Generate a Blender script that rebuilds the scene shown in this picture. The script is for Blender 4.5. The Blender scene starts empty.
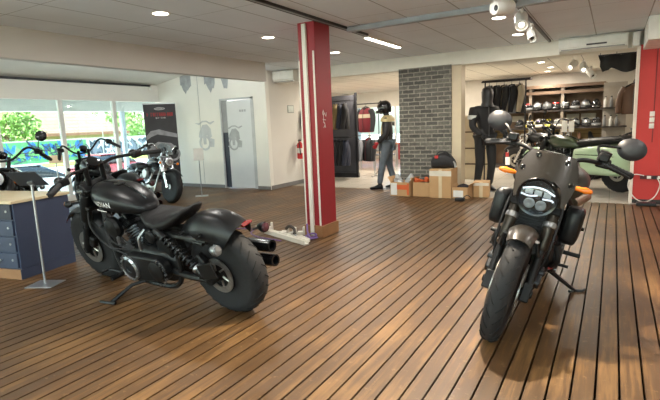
import bpy, bmesh, math, random
from mathutils import Vector as V, Matrix as Mx
from mathutils.bvhtree import BVHTree
rad = math.radians
sc = bpy.context.scene
COL = sc.collection
rng = random.Random(7)

# ---------------------------------------------------------------- materials
def lin(c):
    return tuple(((x/255)/12.92 if x/255 <= .04045 else ((x/255+.055)/1.055)**2.4) for x in c)

MATS = {}
def mat(name, col, rough=.5, metal=0., var=.08, scale=6., bump=0., bscale=60., coat=0., trans=0., emit=0., spec=.5):
    if name in MATS: return MATS[name]
    m = bpy.data.materials.new(name); m.use_nodes = True
    nt = m.node_tree; N = nt.nodes; L = nt.links
    b = N['Principled BSDF']; c = lin(col)
    b.inputs['Roughness'].default_value = rough
    b.inputs['Metallic'].default_value = metal
    b.inputs['Coat Weight'].default_value = coat
    b.inputs['Coat Roughness'].default_value = .08
    b.inputs['Transmission Weight'].default_value = trans
    b.inputs['Specular IOR Level'].default_value = spec
    tc = N.new('ShaderNodeTexCoord')
    n = N.new('ShaderNodeTexNoise'); n.inputs['Scale'].default_value = scale; n.inputs['Detail'].default_value = 4
    L.new(tc.outputs['Object'], n.inputs['Vector'])
    r = N.new('ShaderNodeValToRGB')
    r.color_ramp.elements[0].position = .3; r.color_ramp.elements[1].position = .7
    r.color_ramp.elements[0].color = tuple(max(0, x*(1-var)) for x in c)+(1,)
    r.color_ramp.elements[1].color = tuple(min(1, x*(1+var)) for x in c)+(1,)
    L.new(n.outputs['Fac'], r.inputs['Fac']); L.new(r.outputs['Color'], b.inputs['Base Color'])
    if emit:
        L.new(r.outputs['Color'], b.inputs['Emission Color']); b.inputs['Emission Strength'].default_value = emit
    if bump:
        n2 = N.new('ShaderNodeTexNoise'); n2.inputs['Scale'].default_value = bscale; n2.inputs['Detail'].default_value = 3
        L.new(tc.outputs['Object'], n2.inputs['Vector'])
        bp = N.new('ShaderNodeBump'); bp.inputs['Strength'].default_value = bump; bp.inputs['Distance'].default_value = .01
        L.new(n2.outputs['Fac'], bp.inputs['Height']); L.new(bp.outputs['Normal'], b.inputs['Normal'])
    MATS[name] = m
    return m

def glass_mat(name, tint=(235, 245, 242), refl=.06):
    if name in MATS: return MATS[name]
    m = bpy.data.materials.new(name); m.use_nodes = True
    nt = m.node_tree; N = nt.nodes; L = nt.links; N.remove(N['Principled BSDF'])
    t = N.new('ShaderNodeBsdfTransparent'); t.inputs['Color'].default_value = lin(tint)+(1,)
    g = N.new('ShaderNodeBsdfGlossy'); g.inputs['Roughness'].default_value = .03
    lw = N.new('ShaderNodeLayerWeight'); lw.inputs['Blend'].default_value = .15
    n = N.new('ShaderNodeTexNoise'); n.inputs['Scale'].default_value = 3
    ma = N.new('ShaderNodeMath'); ma.operation = 'MULTIPLY_ADD'; ma.inputs[1].default_value = .5; ma.inputs[2].default_value = refl
    L.new(lw.outputs['Fresnel'], ma.inputs[0])
    mx = N.new('ShaderNodeMixShader'); L.new(ma.outputs[0], mx.inputs[0]); L.new(t.outputs[0], mx.inputs[1]); L.new(g.outputs[0], mx.inputs[2])
    L.new(mx.outputs[0], N['Material Output'].inputs['Surface'])
    MATS[name] = m
    return m

# ---------------------------------------------------------------- mesh builder
def frame(d):
    d = V(d).normalized()
    u = d.cross(V((0, 0, 1)))
    if u.length < 1e-4: u = d.cross(V((0, 1, 0)))
    u.normalize(); w = u.cross(d).normalized()
    return d, u, w

def spline(pts, k=6, closed=False):
    pts = [V(p) for p in pts]
    if len(pts) < 3 and not closed: return pts
    out = []; n = len(pts)
    for i in range(n if closed else n-1):
        if closed: p0, p1, p2, p3 = pts[i-1], pts[i], pts[(i+1) % n], pts[(i+2) % n]
        else: p0, p1, p2, p3 = pts[max(i-1, 0)], pts[i], pts[i+1], pts[min(i+2, n-1)]
        for j in range(k):
            t = j/k
            out.append(.5*((2*p1)+(p2-p0)*t+(2*p0-5*p1+4*p2-p3)*t*t+(3*p1-p0-3*p2+p3)*t**3))
    if not closed: out.append(pts[-1])
    return out

class MB:
    def __init__(s, T=None): s.v = []; s.f = []; s.T = T or Mx.Identity(4)
    def add(s, vs, fs):
        b = len(s.v); s.v += [tuple(s.T @ V(p)) for p in vs]; s.f += [tuple(i+b for i in f) for f in fs]; return s
    def box(s, c, d, R=None):
        c = V(c); x, y, z = d[0]/2, d[1]/2, d[2]/2
        vs = [V((i*x, j*y, k*z)) for i in (-1, 1) for j in (-1, 1) for k in (-1, 1)]
        if R is not None: vs = [R.to_3x3() @ p for p in vs]
        return s.add([p+c for p in vs], [(0, 1, 3, 2), (4, 6, 7, 5), (0, 4, 5, 1), (2, 3, 7, 6), (0, 2, 6, 4), (1, 5, 7, 3)])
    def b2(s, a, b):
        a = V(a); b = V(b); return s.box((a+b)/2, [abs(q) for q in (b-a)])
    def cyl(s, p0, p1, r0, r1=None, n=14):
        r1 = r0 if r1 is None else r1
        p0 = V(p0); p1 = V(p1); d, u, w = frame(p1-p0)
        vs = [p+(u*math.cos(2*math.pi*i/n)+w*math.sin(2*math.pi*i/n))*r for p, r in ((p0, r0), (p1, r1)) for i in range(n)]
        return s.add(vs, [(i, (i+1) % n, n+(i+1) % n, n+i) for i in range(n)]+[tuple(range(n-1, -1, -1)), tuple(range(n, 2*n))])
    def lathe(s, c, ax, prof, n=28, loop=False):
        c = V(c); d, u, w = frame(ax); m = len(prof)
        vs = [c+d*h+(u*math.cos(2*math.pi*i/n)+w*math.sin(2*math.pi*i/n))*r for r, h in prof for i in range(n)]
        fs = [(j*n+i, j*n+(i+1) % n, ((j+1) % m)*n+(i+1) % n, ((j+1) % m)*n+i) for j in range(m if loop else m-1) for i in range(n)]
        if not loop:
            if prof[0][0] > 1e-5: fs.append(tuple(range(n-1, -1, -1)))
            if prof[-1][0] > 1e-5: fs.append(tuple(range((m-1)*n, m*n)))
        return s.add(vs, fs)
    def tube(s, pts, r, n=8, k=6, closed=False):
        P = spline(pts, k, closed) if k else [V(p) for p in pts]; m = len(P)
        if not isinstance(r, (list, tuple)): rr = [r]*m
        else: rr = [r[0]+(r[-1]-r[0])*i/max(1, m-1) for i in range(m)] if len(r) == 2 else [r[min(len(r)-1, int(i/(m-1)*(len(r)-1)))]*(1-(i/(m-1)*(len(r)-1)) % 1)+r[min(len(r)-1, int(i/(m-1)*(len(r)-1))+1)]*((i/(m-1)*(len(r)-1)) % 1) for i in range(m)]
        vs = []; u = None
        for i in range(m):
            d = (P[(i+1) % m]-P[i-1]) if closed else (P[min(i+1, m-1)]-P[max(i-1, 0)])
            d.normalize()
            if u is None: _, u, _ = frame(d)
            u = (u-d*u.dot(d)).normalized(); w = d.cross(u)
            vs += [P[i]+(u*math.cos(2*math.pi*j/n)+w*math.sin(2*math.pi*j/n))*rr[i] for j in range(n)]
        fs = [(i*n+j, i*n+(j+1) % n, ((i+1) % m)*n+(j+1) % n, ((i+1) % m)*n+j) for i in range(m if closed else m-1) for j in range(n)]
        if not closed: fs += [tuple(range(n-1, -1, -1)), tuple(range((m-1)*n, m*n))]
        return s.add(vs, fs)
    def loft(s, rings, cap=True, loop=False):
        n = len(rings[0]); m = len(rings)
        vs = [p for r in rings for p in r]
        fs = [(i*n+j, i*n+(j+1) % n, ((i+1) % m)*n+(j+1) % n, ((i+1) % m)*n+j) for i in range(m if loop else m-1) for j in range(n)]
        if cap and not loop: fs += [tuple(range(n-1, -1, -1)), tuple(range((m-1)*n, m*n))]
        return s.add(vs, fs)
    def ell(s, c, r, R=None, n=16, m=10):
        if not isinstance(r, (list, tuple)): r = (r, r, r)
        c = V(c); vs = []; fs = []
        for i in range(m+1):
            a = math.pi*i/m
            for j in range(n):
                b = 2*math.pi*j/n
                p = V((r[0]*math.sin(a)*math.cos(b), r[1]*math.sin(a)*math.sin(b), r[2]*math.cos(a)))
                vs.append(c+(R.to_3x3() @ p if R is not None else p))
        fs = [(i*n+j, (i+1)*n+j, (i+1)*n+(j+1) % n, i*n+(j+1) % n) for i in range(m) for j in range(n)]
        return s.add(vs, fs)
    def prism(s, poly, o, u, w, t):
        # polygon in the (u, w) plane at o, extruded along u x w by t
        o = V(o); u = V(u); w = V(w); nn = u.cross(w).normalized(); k = len(poly)
        a = [o+u*p[0]+w*p[1] for p in poly]
        return s.add(a+[p+nn*t for p in a], [tuple(range(k-1, -1, -1)), tuple(range(k, 2*k))]+[(i, (i+1) % k, k+(i+1) % k, k+i) for i in range(k)])
    def build(s, name, m, parent=None, smooth=True, bevel=0., seg=2, sub=0, ang=38, mods=None):
        me = bpy.data.meshes.new(name); me.from_pydata(s.v, [], s.f)
        bm = bmesh.new(); bm.from_mesh(me); bmesh.ops.remove_doubles(bm, verts=bm.verts, dist=1e-6)
        bmesh.ops.recalc_face_normals(bm, faces=bm.faces)
        bm.to_mesh(me); bm.free()
        if smooth:
            me.polygons.foreach_set('use_smooth', [True]*len(me.polygons))
            me.set_sharp_from_angle(angle=rad(ang))
        me.materials.append(m)
        o = bpy.data.objects.new(name, me); COL.objects.link(o)
        if parent is not None: o.parent = parent
        if bevel:
            b = o.modifiers.new('bevel', 'BEVEL'); b.width = bevel; b.segments = seg; b.limit_method = 'ANGLE'; b.angle_limit = rad(50)
        if sub:
            q = o.modifiers.new('sub', 'SUBSURF'); q.levels = sub; q.render_levels = sub
        return o

def sring(c, u, w, ru, rw, n=16, p=2.4):
    c = V(c); u = V(u); w = V(w); out = []
    for i in range(n):
        a = 2*math.pi*i/n; x, y = math.cos(a), math.sin(a)
        out.append(c+u*(ru*math.copysign(abs(x)**(2/p), x))+w*(rw*math.copysign(abs(y)**(2/p), y)))
    return out

def thing(name, label, cat, loc=(0, 0, 0), rz=0., group=None, lean=0., lean_ax='X'):
    o = bpy.data.objects.new(name, None); COL.objects.link(o); o.empty_display_size = .1
    o.matrix_world = Mx.Translation(V(loc)) @ Mx.Rotation(rz, 4, 'Z') @ Mx.Rotation(lean, 4, lean_ax)
    o['label'] = label; o['category'] = cat; o['kind'] = 'thing'
    if group: o['group'] = group
    return o
def tag(o, label, cat, group=None):
    o['label'] = label; o['category'] = cat; o['kind'] = 'thing'
    if group: o['group'] = group
    return o
def struct(o): o['kind'] = 'structure'; return o

def text_mesh(txt, size, T, parent, name, m, target=None, depth=.002, off=.002, shear=0., spacing=1.):
    cu = bpy.data.curves.new(name, 'FONT'); cu.body = txt; cu.size = size; cu.align_x = 'CENTER'; cu.align_y = 'CENTER'
    cu.extrude = 0 if target else depth; cu.shear = shear; cu.space_character = spacing; cu.offset = size*.012
    t = bpy.data.objects.new('tmp', cu); COL.objects.link(t)
    dg = bpy.context.evaluated_depsgraph_get()
    me = bpy.data.meshes.new_from_object(t.evaluated_get(dg)); bpy.data.objects.remove(t); bpy.data.curves.remove(cu)
    if target:
        bm = bmesh.new(); bm.from_mesh(me); bmesh.ops.subdivide_edges(bm, edges=bm.edges, cuts=2); bm.to_mesh(me); bm.free()
        bv = BVHTree.FromPolygons([v.co for v in target.data.vertices], [p.vertices for p in target.data.polygons])
        nn = -(T.to_3x3() @ V((0, 0, 1)))
        for v in me.vertices:
            p = T @ v.co; h = bv.ray_cast(p, nn)
            v.co = (h[0]-nn*off) if h[0] else p
    else: me.transform(T)
    me.name = name; me.materials.clear(); me.materials.append(m)
    o = bpy.data.objects.new(name, me); COL.objects.link(o); o.parent = parent
    return o

def skin(name, J, E, m, parent, sub=2, root=0):
    # J: list of (pos, radius or (rx, ry)); E: edges
    me = bpy.data.meshes.new(name); me.from_pydata([tuple(j[0]) for j in J], E, [])
    me.materials.append(m)
    o = bpy.data.objects.new(name, me); COL.objects.link(o)
    if parent is not None: o.parent = parent
    sk = o.modifiers.new('skin', 'SKIN'); sk.use_smooth_shade = True
    for i, j in enumerate(J):
        d = me.skin_vertices[0].data[i]; r = j[1]
        d.radius = r if isinstance(r, (tuple, list)) else (r, r); d.use_root = (i == root)
    q = o.modifiers.new('sub', 'SUBSURF'); q.levels = sub; q.render_levels = sub
    return o
# ================================================================ camera
cam = bpy.data.cameras.new('camera'); co = bpy.data.objects.new('camera', cam); COL.objects.link(co)
cam.sensor_width = 36; cam.lens = 477/660*36; cam.clip_end = 300
Mr = ((0.8622308, 0.0457180, -0.5044481), (0.5049752, -0.1552005, 0.8490659), (-0.0394730, -0.9868245, -0.1569051))
co.matrix_world = Mx(((Mr[0][0], -Mr[0][1], -Mr[0][2], 0), (Mr[1][0], -Mr[1][1], -Mr[1][2], 0), (Mr[2][0], -Mr[2][1], -Mr[2][2], 1.42), (0, 0, 0, 1)))
sc.camera = co
vs = sc.view_settings; vs.view_transform = 'Standard'; vs.look = 'None'; vs.gamma = 1; vs.exposure = 0.95; vs.use_curve_mapping = False

# ================================================================ setting materials
def deck_mat():
    m = bpy.data.materials.new('deck_boards'); m.use_nodes = True
    nt = m.node_tree; N = nt.nodes; L = nt.links; b = N['Principled BSDF']
    tc = N.new('ShaderNodeTexCoord'); sx = N.new('ShaderNodeSeparateXYZ'); L.new(tc.outputs['Object'], sx.inputs[0])
    def math_(op, a, bv=None, c=None):
        q = N.new('ShaderNodeMath'); q.operation = op
        for i, x in enumerate((a, bv, c)):
            if x is None: continue
            if isinstance(x, (int, float)): q.inputs[i].default_value = x
            else: L.new(x, q.inputs[i])
        return q.outputs[0]
    bi = math_('FLOOR', math_('DIVIDE', math_('ADD', sx.outputs['X'], .018+.1092*200), .1092))
    wn0 = N.new('ShaderNodeTexWhiteNoise'); wn0.noise_dimensions = '1D'; L.new(bi, wn0.inputs['W'])
    seg = math_('FLOOR', math_('DIVIDE', math_('ADD', sx.outputs['Y'], math_('MULTIPLY', wn0.outputs['Value'], 3.1)), 3.1))
    cx = N.new('ShaderNodeCombineXYZ'); L.new(bi, cx.inputs[0]); L.new(seg, cx.inputs[1])
    wn = N.new('ShaderNodeTexWhiteNoise'); wn.noise_dimensions = '2D'; L.new(cx.outputs[0], wn.inputs['Vector'])
    # grain stretched along each board
    mp = N.new('ShaderNodeCombineXYZ'); L.new(math_('MULTIPLY', sx.outputs['X'], 38), mp.inputs[0])
    L.new(math_('MULTIPLY', sx.outputs['Y'], 2.2), mp.inputs[1]); L.new(math_('MULTIPLY', wn.outputs['Value'], 40), mp.inputs[2])
    gr = N.new('ShaderNodeTexNoise'); gr.inputs['Scale'].default_value = 1; gr.inputs['Detail'].default_value = 6; gr.inputs['Roughness'].default_value = .65
    L.new(mp.outputs[0], gr.inputs['Vector'])
    # foot wear in large patches
    we = N.new('ShaderNodeTexNoise'); we.inputs['Scale'].default_value = 1.3; we.inputs['Detail'].default_value = 5; L.new(tc.outputs['Object'], we.inputs['Vector'])
    sp = N.new('ShaderNodeTexNoise'); sp.inputs['Scale'].default_value = 19; sp.inputs['Detail'].default_value = 5; sp.inputs['Roughness'].default_value = .7; L.new(tc.outputs['Object'], sp.inputs['Vector'])
    spr = N.new('ShaderNodeValToRGB'); spr.color_ramp.elements[0].position = .60; spr.color_ramp.elements[1].position = .72; L.new(sp.outputs['Fac'], spr.inputs['Fac'])
    t = math_('ADD', math_('ADD', math_('MULTIPLY', wn.outputs['Value'], .12), .05), math_('ADD', math_('MULTIPLY', gr.outputs['Fac'], .78), math_('MULTIPLY', we.outputs['Fac'], .66)))
    rp = N.new('ShaderNodeValToRGB'); e = rp.color_ramp.elements
    e[0].position = .42; e[0].color = lin((48, 33, 20))+(1,)
    e[1].position = 1.15; e[1].color = lin((120, 88, 50))+(1,)
    k = e.new(.83); k.color = lin((84, 59, 31))+(1,)
    L.new(t, rp.inputs['Fac'])
    mx = N.new('ShaderNodeMix'); mx.data_type = 'RGBA'; L.new(math_('MULTIPLY', spr.outputs['Color'], .5), mx.inputs[0])
    L.new(rp.outputs['Color'], mx.inputs[6]); mx.inputs[7].default_value = lin((160, 128, 88))+(1,)
    # each board gets darker towards its edges
    fr = math_('FRACT', math_('DIVIDE', math_('ADD', sx.outputs['X'], .018+.1092*200), .1092))
    ed = N.new('ShaderNodeValToRGB'); ed.color_ramp.elements[0].position = .38; ed.color_ramp.elements[1].position = .485
    ed.color_ramp.elements[0].color = (1, 1, 1, 1); ed.color_ramp.elements[1].color = (.6, .58, .56, 1)
    L.new(math_('ABSOLUTE', math_('SUBTRACT', fr, .5)), ed.inputs['Fac'])
    m2 = N.new('ShaderNodeMix'); m2.data_type = 'RGBA'; m2.blend_type = 'MULTIPLY'; m2.inputs[0].default_value = 1
    L.new(mx.outputs[2], m2.inputs[6]); L.new(ed.outputs['Color'], m2.inputs[7])
    L.new(m2.outputs[2], b.inputs['Base Color'])
    L.new(math_('ADD', math_('MULTIPLY', gr.outputs['Fac'], .3), .33), b.inputs['Roughness'])
    b.inputs['Specular IOR Level'].default_value = .5
    bp = N.new('ShaderNodeBump'); bp.inputs['Strength'].default_value = .25; bp.inputs['Distance'].default_value = .004
    L.new(gr.outputs['Fac'], bp.inputs['Height']); L.new(bp.outputs['Normal'], b.inputs['Normal'])
    return m

def grid_mat(name, col, seam, sx_, sy_, x0=0., y0=0., w=.008, rough=.7, spec=.3, axes='XY', var=.03, bump=.5, wy=None, nscale=2.):
    m = bpy.data.materials.new(name); m.use_nodes = True
    nt = m.node_tree; N = nt.nodes; L = nt.links; b = N['Principled BSDF']
    tc = N.new('ShaderNodeTexCoord'); s = N.new('ShaderNodeSeparateXYZ'); L.new(tc.outputs['Object'], s.inputs[0])
    def line(o, p, o0, wd):
        a = N.new('ShaderNodeMath'); a.operation = 'ADD'; L.new(o, a.inputs[0]); a.inputs[1].default_value = -o0+100*p
        f = N.new('ShaderNodeMath'); f.operation = 'PINGPONG'; L.new(a.outputs[0], f.inputs[0]); f.inputs[1].default_value = p/2
        g = N.new('ShaderNodeMath'); g.operation = 'LESS_THAN'; L.new(f.outputs[0], g.inputs[0]); g.inputs[1].default_value = wd/2
        return g.outputs[0]
    ax = {'X': 0, 'Y': 1, 'Z': 2}
    a = line(s.outputs[ax[axes[0]]], sx_, x0, w); c = line(s.outputs[ax[axes[1]]], sy_, y0, w if wy is None else wy)
    mxm = N.new('ShaderNodeMath'); mxm.operation = 'MAXIMUM'; L.new(a, mxm.inputs[0]); L.new(c, mxm.inputs[1])
    n = N.new('ShaderNodeTexNoise'); n.inputs['Scale'].default_value = nscale; n.inputs['Detail'].default_value = 5; L.new(tc.outputs['Object'], n.inputs['Vector'])
    r = N.new('ShaderNodeValToRGB'); cl = lin(col)
    r.color_ramp.elements[0].position = .3; r.color_ramp.elements[1].position = .7
    r.color_ramp.elements[0].color = tuple(x*(1-var) for x in cl)+(1,); r.color_ramp.elements[1].color = tuple(min(1, x*(1+var)) for x in cl)+(1,)
    L.new(n.outputs['Fac'], r.inputs['Fac'])
    mx = N.new('ShaderNodeMix'); mx.data_type = 'RGBA'; L.new(mxm.outputs[0], mx.inputs[0]); L.new(r.outputs['Color'], mx.inputs[6]); mx.inputs[7].default_value = lin(seam)+(1,)
    L.new(mx.outputs[2], b.inputs['Base Color']); b.inputs['Roughness'].default_value = rough; b.inputs['Specular IOR Level'].default_value = spec
    return m

def brick_mat():
    m = bpy.data.materials.new('grey_stone_brick'); m.use_nodes = True
    nt = m.node_tree; N = nt.nodes; L = nt.links; b = N['Principled BSDF']
    tc = N.new('ShaderNodeTexCoord'); s = N.new('ShaderNodeSeparateXYZ'); L.new(tc.outputs['Object'], s.inputs[0])
    ad = N.new('ShaderNodeMath'); ad.operation = 'ADD'; L.new(s.outputs[0], ad.inputs[0]); L.new(s.outputs[1], ad.inputs[1])
    c = N.new('ShaderNodeCombineXYZ'); L.new(ad.outputs[0], c.inputs[0]); L.new(s.outputs[2], c.inputs[1])
    br = N.new('ShaderNodeTexBrick'); br.inputs['Scale'].default_value = 1; br.inputs['Brick Width'].default_value = .235; br.inputs['Row Height'].default_value = .078
    br.inputs['Mortar Size'].default_value = .011; br.inputs['Mortar Smooth'].default_value = .3; br.inputs['Bias'].default_value = 0
    br.inputs['Color1'].default_value = lin((78, 77, 72))+(1,); br.inputs['Color2'].default_value = lin((112, 109, 101))+(1,); br.inputs['Mortar'].default_value = lin((146, 140, 129))+(1,)
    nz = N.new('ShaderNodeTexNoise'); nz.inputs['Scale'].default_value = 22; nz.inputs['Detail'].default_value = 4; L.new(tc.outputs['Object'], nz.inputs['Vector'])
    va = N.new('ShaderNodeVectorMath'); va.operation = 'MULTIPLY_ADD'; L.new(nz.outputs['Color'], va.inputs[0]); va.inputs[1].default_value = (.018, .018, 0); L.new(c.outputs[0], va.inputs[2])
    L.new(va.outputs[0], br.inputs['Vector'])
    mx = N.new('ShaderNodeMix'); mx.data_type = 'RGBA'; mx.blend_type = 'OVERLAY'; mx.inputs[0].default_value = .55
    L.new(br.outputs['Color'], mx.inputs[6]); L.new(nz.outputs['Fac'], mx.inputs[7]); L.new(mx.outputs[2], b.inputs['Base Color'])
    b.inputs['Roughness'].default_value = .85
    bp = N.new('ShaderNodeBump'); bp.inputs['Strength'].default_value = .8; bp.inputs['Distance'].default_value = .012
    iv = N.new('ShaderNodeMath'); iv.operation = 'SUBTRACT'; L.new(nz.outputs['Fac'], iv.inputs[0]); L.new(br.outputs['Fac'], iv.inputs[1])
    L.new(iv.outputs[0], bp.inputs['Height']); L.new(bp.outputs['Normal'], b.inputs['Normal'])
    return m

white = mat('white_wall_paint', (234, 231, 222), .75, var=.03, scale=1.5)
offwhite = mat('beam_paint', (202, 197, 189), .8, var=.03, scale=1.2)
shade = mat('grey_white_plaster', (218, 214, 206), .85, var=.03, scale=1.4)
ceilm = grid_mat('ceiling_tile', (228, 232, 236), (166, 166, 166), .63, 1.26, .34, .2, .014, .85, .2, wy=.007)
backceil = grid_mat('back_ceiling_tile', (230, 226, 216), (140, 135, 126), .6, 1.2, 0, 0, .014, .85, .2, wy=.008)
tilem = grid_mat('pale_floor_tile', (190, 184, 172), (140, 134, 124), .45, .45, 0, 0, .006, .22, .5, var=.05)
redm = mat('red_wall_paint', (196, 50, 46), .5, var=.05, scale=2)
beige = mat('beige_trim', (206, 190, 162), .6, var=.04)
metalw = mat('white_painted_metal', (228, 228, 222), .4, var=.02)
darkm = mat('dark_rail', (38, 38, 40), .5)
plinth = mat('grey_skirting', (120, 118, 116), .5)

# ================================================================ room shell
XW = -10.05
d = MB(); k = 0; x = XW
x0 = -.018-.1092*92
for i in range(124):
    a = x0+i*.1092
    b_ = a+.1092
    if b_ < XW-.05: continue
    far = 9.32 if a < -2.55 else 8.72
    d.b2((a+.0056, -4, -.028), (b_-.0056, far, 0))
deckm = deck_mat()
struct(d.build('floor', deckm, smooth=False))
struct(MB().b2((-10.3, -4.2, -.09), (3.6, 9.4, -.045)).build('floor_base', mat('dark_void', (26, 20, 16), .9)))
o = struct(MB().b2((-9.2, 8.72, -.09), (3.6, 18, -.006)).build('floor_back', tilem, smooth=False))
# ceilings
struct(MB().b2((-6.9, -4.2, 2.64), (3.6, 9.3, 2.7)).build('ceiling', ceilm, smooth=False))
struct(MB().add([(-10.2, -4.2, 2.56), (-10.2, 9, 2.56), (-5.9, 9, 3.25), (-5.9, -4.2, 3.25), (-10.2, -4.2, 2.62), (-10.2, 9, 2.62), (-5.9, 9, 3.31), (-5.9, -4.2, 3.31)],
    [(0, 1, 2, 3), (7, 6, 5, 4), (0, 4, 5, 1), (1, 5, 6, 2), (2, 6, 7, 3), (3, 7, 4, 0)]).build('ceiling_bay', white, smooth=False))
struct(MB().b2((-9.2, 9.3, 2.56), (3.6, 18, 2.62)).build('ceiling_back', backceil, smooth=False))
# beam dropping from the ceiling along the window bay
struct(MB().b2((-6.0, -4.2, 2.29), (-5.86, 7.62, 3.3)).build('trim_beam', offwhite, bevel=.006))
# window wall
struct(MB().b2((XW-.14, -4.2, 2.15), (XW, 8.55, 2.565)).build('wall_left_fascia', white, bevel=.004))
struct(MB().b2((XW, -4.2, 2.52), (XW+.05, 8.3, 2.562)).build('trim_blind_rail', darkm))
struct(MB().b2((XW-.14, -4.2, -.1), (XW, 8.55, .12)).build('wall_left_sill', white))
mull = [-2.9, -1.63, -.36, .91, 2.18, 3.45, 4.72, 5.98, 7.26]
for i, y in enumerate(mull):
    struct(MB().b2((XW-.1, y-.045, .12), (XW-.02, y+.045, 2.16)).build('window_%d_mullion' % (i+1), metalw, bevel=.006))
ys = [-4.15]+mull+[8.5]
for i in range(len(ys)-1):
    struct(MB().b2((XW-.065, ys[i]+.04, .12), (XW-.055, ys[i+1]-.04, 2.15)).build('window_%d' % (i+1), glass_mat('window_glass')))
# wall with the door at the end of the window bay
YB = 8.55
struct(MB().b2((XW-.1, YB, 0), (-8.0, YB+.12, 3.0)).b2((-8.0, YB, 2.08), (-6.98, YB+.12, 3.0)).b2((-6.98, YB, 0), (-6.62, YB+.12, 3.0)).build('wall_back_left', white))
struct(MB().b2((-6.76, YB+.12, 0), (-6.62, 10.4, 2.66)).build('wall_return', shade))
struct(MB().b2((-6.62, YB+.03, 0), (-6.605, 10.4, .09)).build('baseboard_return', plinth))
struct(MB().b2((XW, YB-.012, 0), (-8.0, YB, .08)).b2((-6.98, YB-.012, 0), (-6.62, YB, .08)).build('baseboard_back_left', plinth))
# header over the opening to the back shop
struct(MB().b2((-6.62, 9.0, 2.4), (1.2, 9.3, 2.64)).build('trim_header', mat('header_white', (228, 222, 208), .7, var=.03)))
# brick pier, post, red wall
struct(MB().b2((-3.66, 8.98, -.02), (-2.62, 9.3, 2.42)).build('wall_brick_pier', brick_mat(), smooth=False))
struct(MB().b2((-2.62, 9.0, -.02), (-2.44, 9.28, 2.42)).build('trim_post', beige, bevel=.004))
struct(MB().b2((.31, 8.86, -.02), (3.4, 9.1, 2.42)).build('wall_red', redm))
struct(MB().b2((.27, 8.84, -.02), (.31, 9.12, 2.4)).build('trim_red_edge', mat('white_edge_trim', (226, 214, 200), .5)))
struct(MB().b2((.52, 8.855, .95), (.535, 8.862, 2.4)).build('trim_red_seam', mat('dark_red_seam', (120, 26, 26), .6)))
# rest of the shell, behind and beside the viewpoint
struct(MB().b2((3.4, -4.2, -.1), (3.55, 18, 2.7)).build('wall_right', white))
struct(MB().b2((-10.2, -4.3, -.1), (3.5, -4.15, .25)).b2((-10.2, -4.3, 2.5), (3.5, -4.15, 3.4)).build('wall_front', white))
for i in range(10):  # unseen windows added behind the viewpoint to bring in more daylight
    x_ = -10.05+i*1.5
    struct(MB().b2((x_-.04, -4.28, .25), (x_+.04, -4.18, 2.5)).build('window_%d_mullion' % (30+i), metalw))
    if i < 9: struct(MB().b2((x_+.04, -4.235, .25), (x_+1.46, -4.225, 2.5)).build('window_%d' % (30+i), glass_mat('window_glass')))
struct(MB().b2((-10.3, -30, -.35), (3.6, -4.3, -.12)).build('bounce_forecourt', mat('pavement_concrete', (226, 223, 216), .9)))  # unseen ground, added pale to bounce sunlight up to the ceiling
# back shop walls
struct(MB().b2((-5.2, 15.0, -.1), (3.5, 15.15, 2.62)).build('wall_back', mat('back_wall_grey', (196, 190, 180), .8, var=.04)))
struct(MB().b2((.62, 9.1, -.1), (.74, 15.0, 2.62)).build('wall_back_right', mat('back_wall_grey', (0, 0, 0))))
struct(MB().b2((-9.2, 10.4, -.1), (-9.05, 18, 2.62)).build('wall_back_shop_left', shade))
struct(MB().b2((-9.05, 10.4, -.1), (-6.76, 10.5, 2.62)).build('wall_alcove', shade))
struct(MB().b2((-9.1, 17.0, -.1), (-5.0, 17.1, .62)).build('wall_back_red_panel', mat('dull_red_panel', (150, 46, 54), .6)))
struct(MB().b2((-9.1, 17.0, 1.98), (-5.0, 17.1, 2.62)).build('wall_back_lintel', white))
struct(MB().b2((-5.3, 15.15, -.1), (-5.2, 17.1, 2.62)).build('wall_back_corner', white))
struct(MB().b2((-9.05, 17.04, .62), (-5.0, 17.05, 1.98)).build('window_20', glass_mat('window_glass')))
for i, xx in enumerate((-8.2, -7.1, -6.0)):
    struct(MB().b2((xx-.03, 17.0, .62), (xx+.03, 17.08, 1.98)).build('window_20_mullion', metalw))
struct(MB().b2((.31, 8.84, .0), (3.4, 8.86, .06)).build('baseboard_red', mat('black_skirting', (40, 34, 34), .5)))

# ================================================================ light
w = bpy.data.worlds.new('sky'); sc.world = w; w.use_nodes = True
wn = w.node_tree.nodes; wl = w.node_tree.links
sky = wn.new('ShaderNodeTexSky'); sky.sky_type = 'NISHITA'; sky.sun_disc = False; sky.sun_elevation = rad(48); sky.sun_rotation = rad(200); sky.altitude = 200; sky.dust_density = 2.5
wl.new(sky.outputs[0], wn['Background'].inputs['Color']); wn['Background'].inputs['Strength'].default_value = .6
sl = bpy.data.lights.new('sun', 'SUN'); so = bpy.data.objects.new('sun', sl); COL.objects.link(so)
sl.energy = 11.0; sl.angle = rad(1); sl.color = (1, .95, .86)
so.rotation_euler = V((-.2, .55, -.85)).to_track_quat('-Z', 'Y').to_euler()

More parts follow.
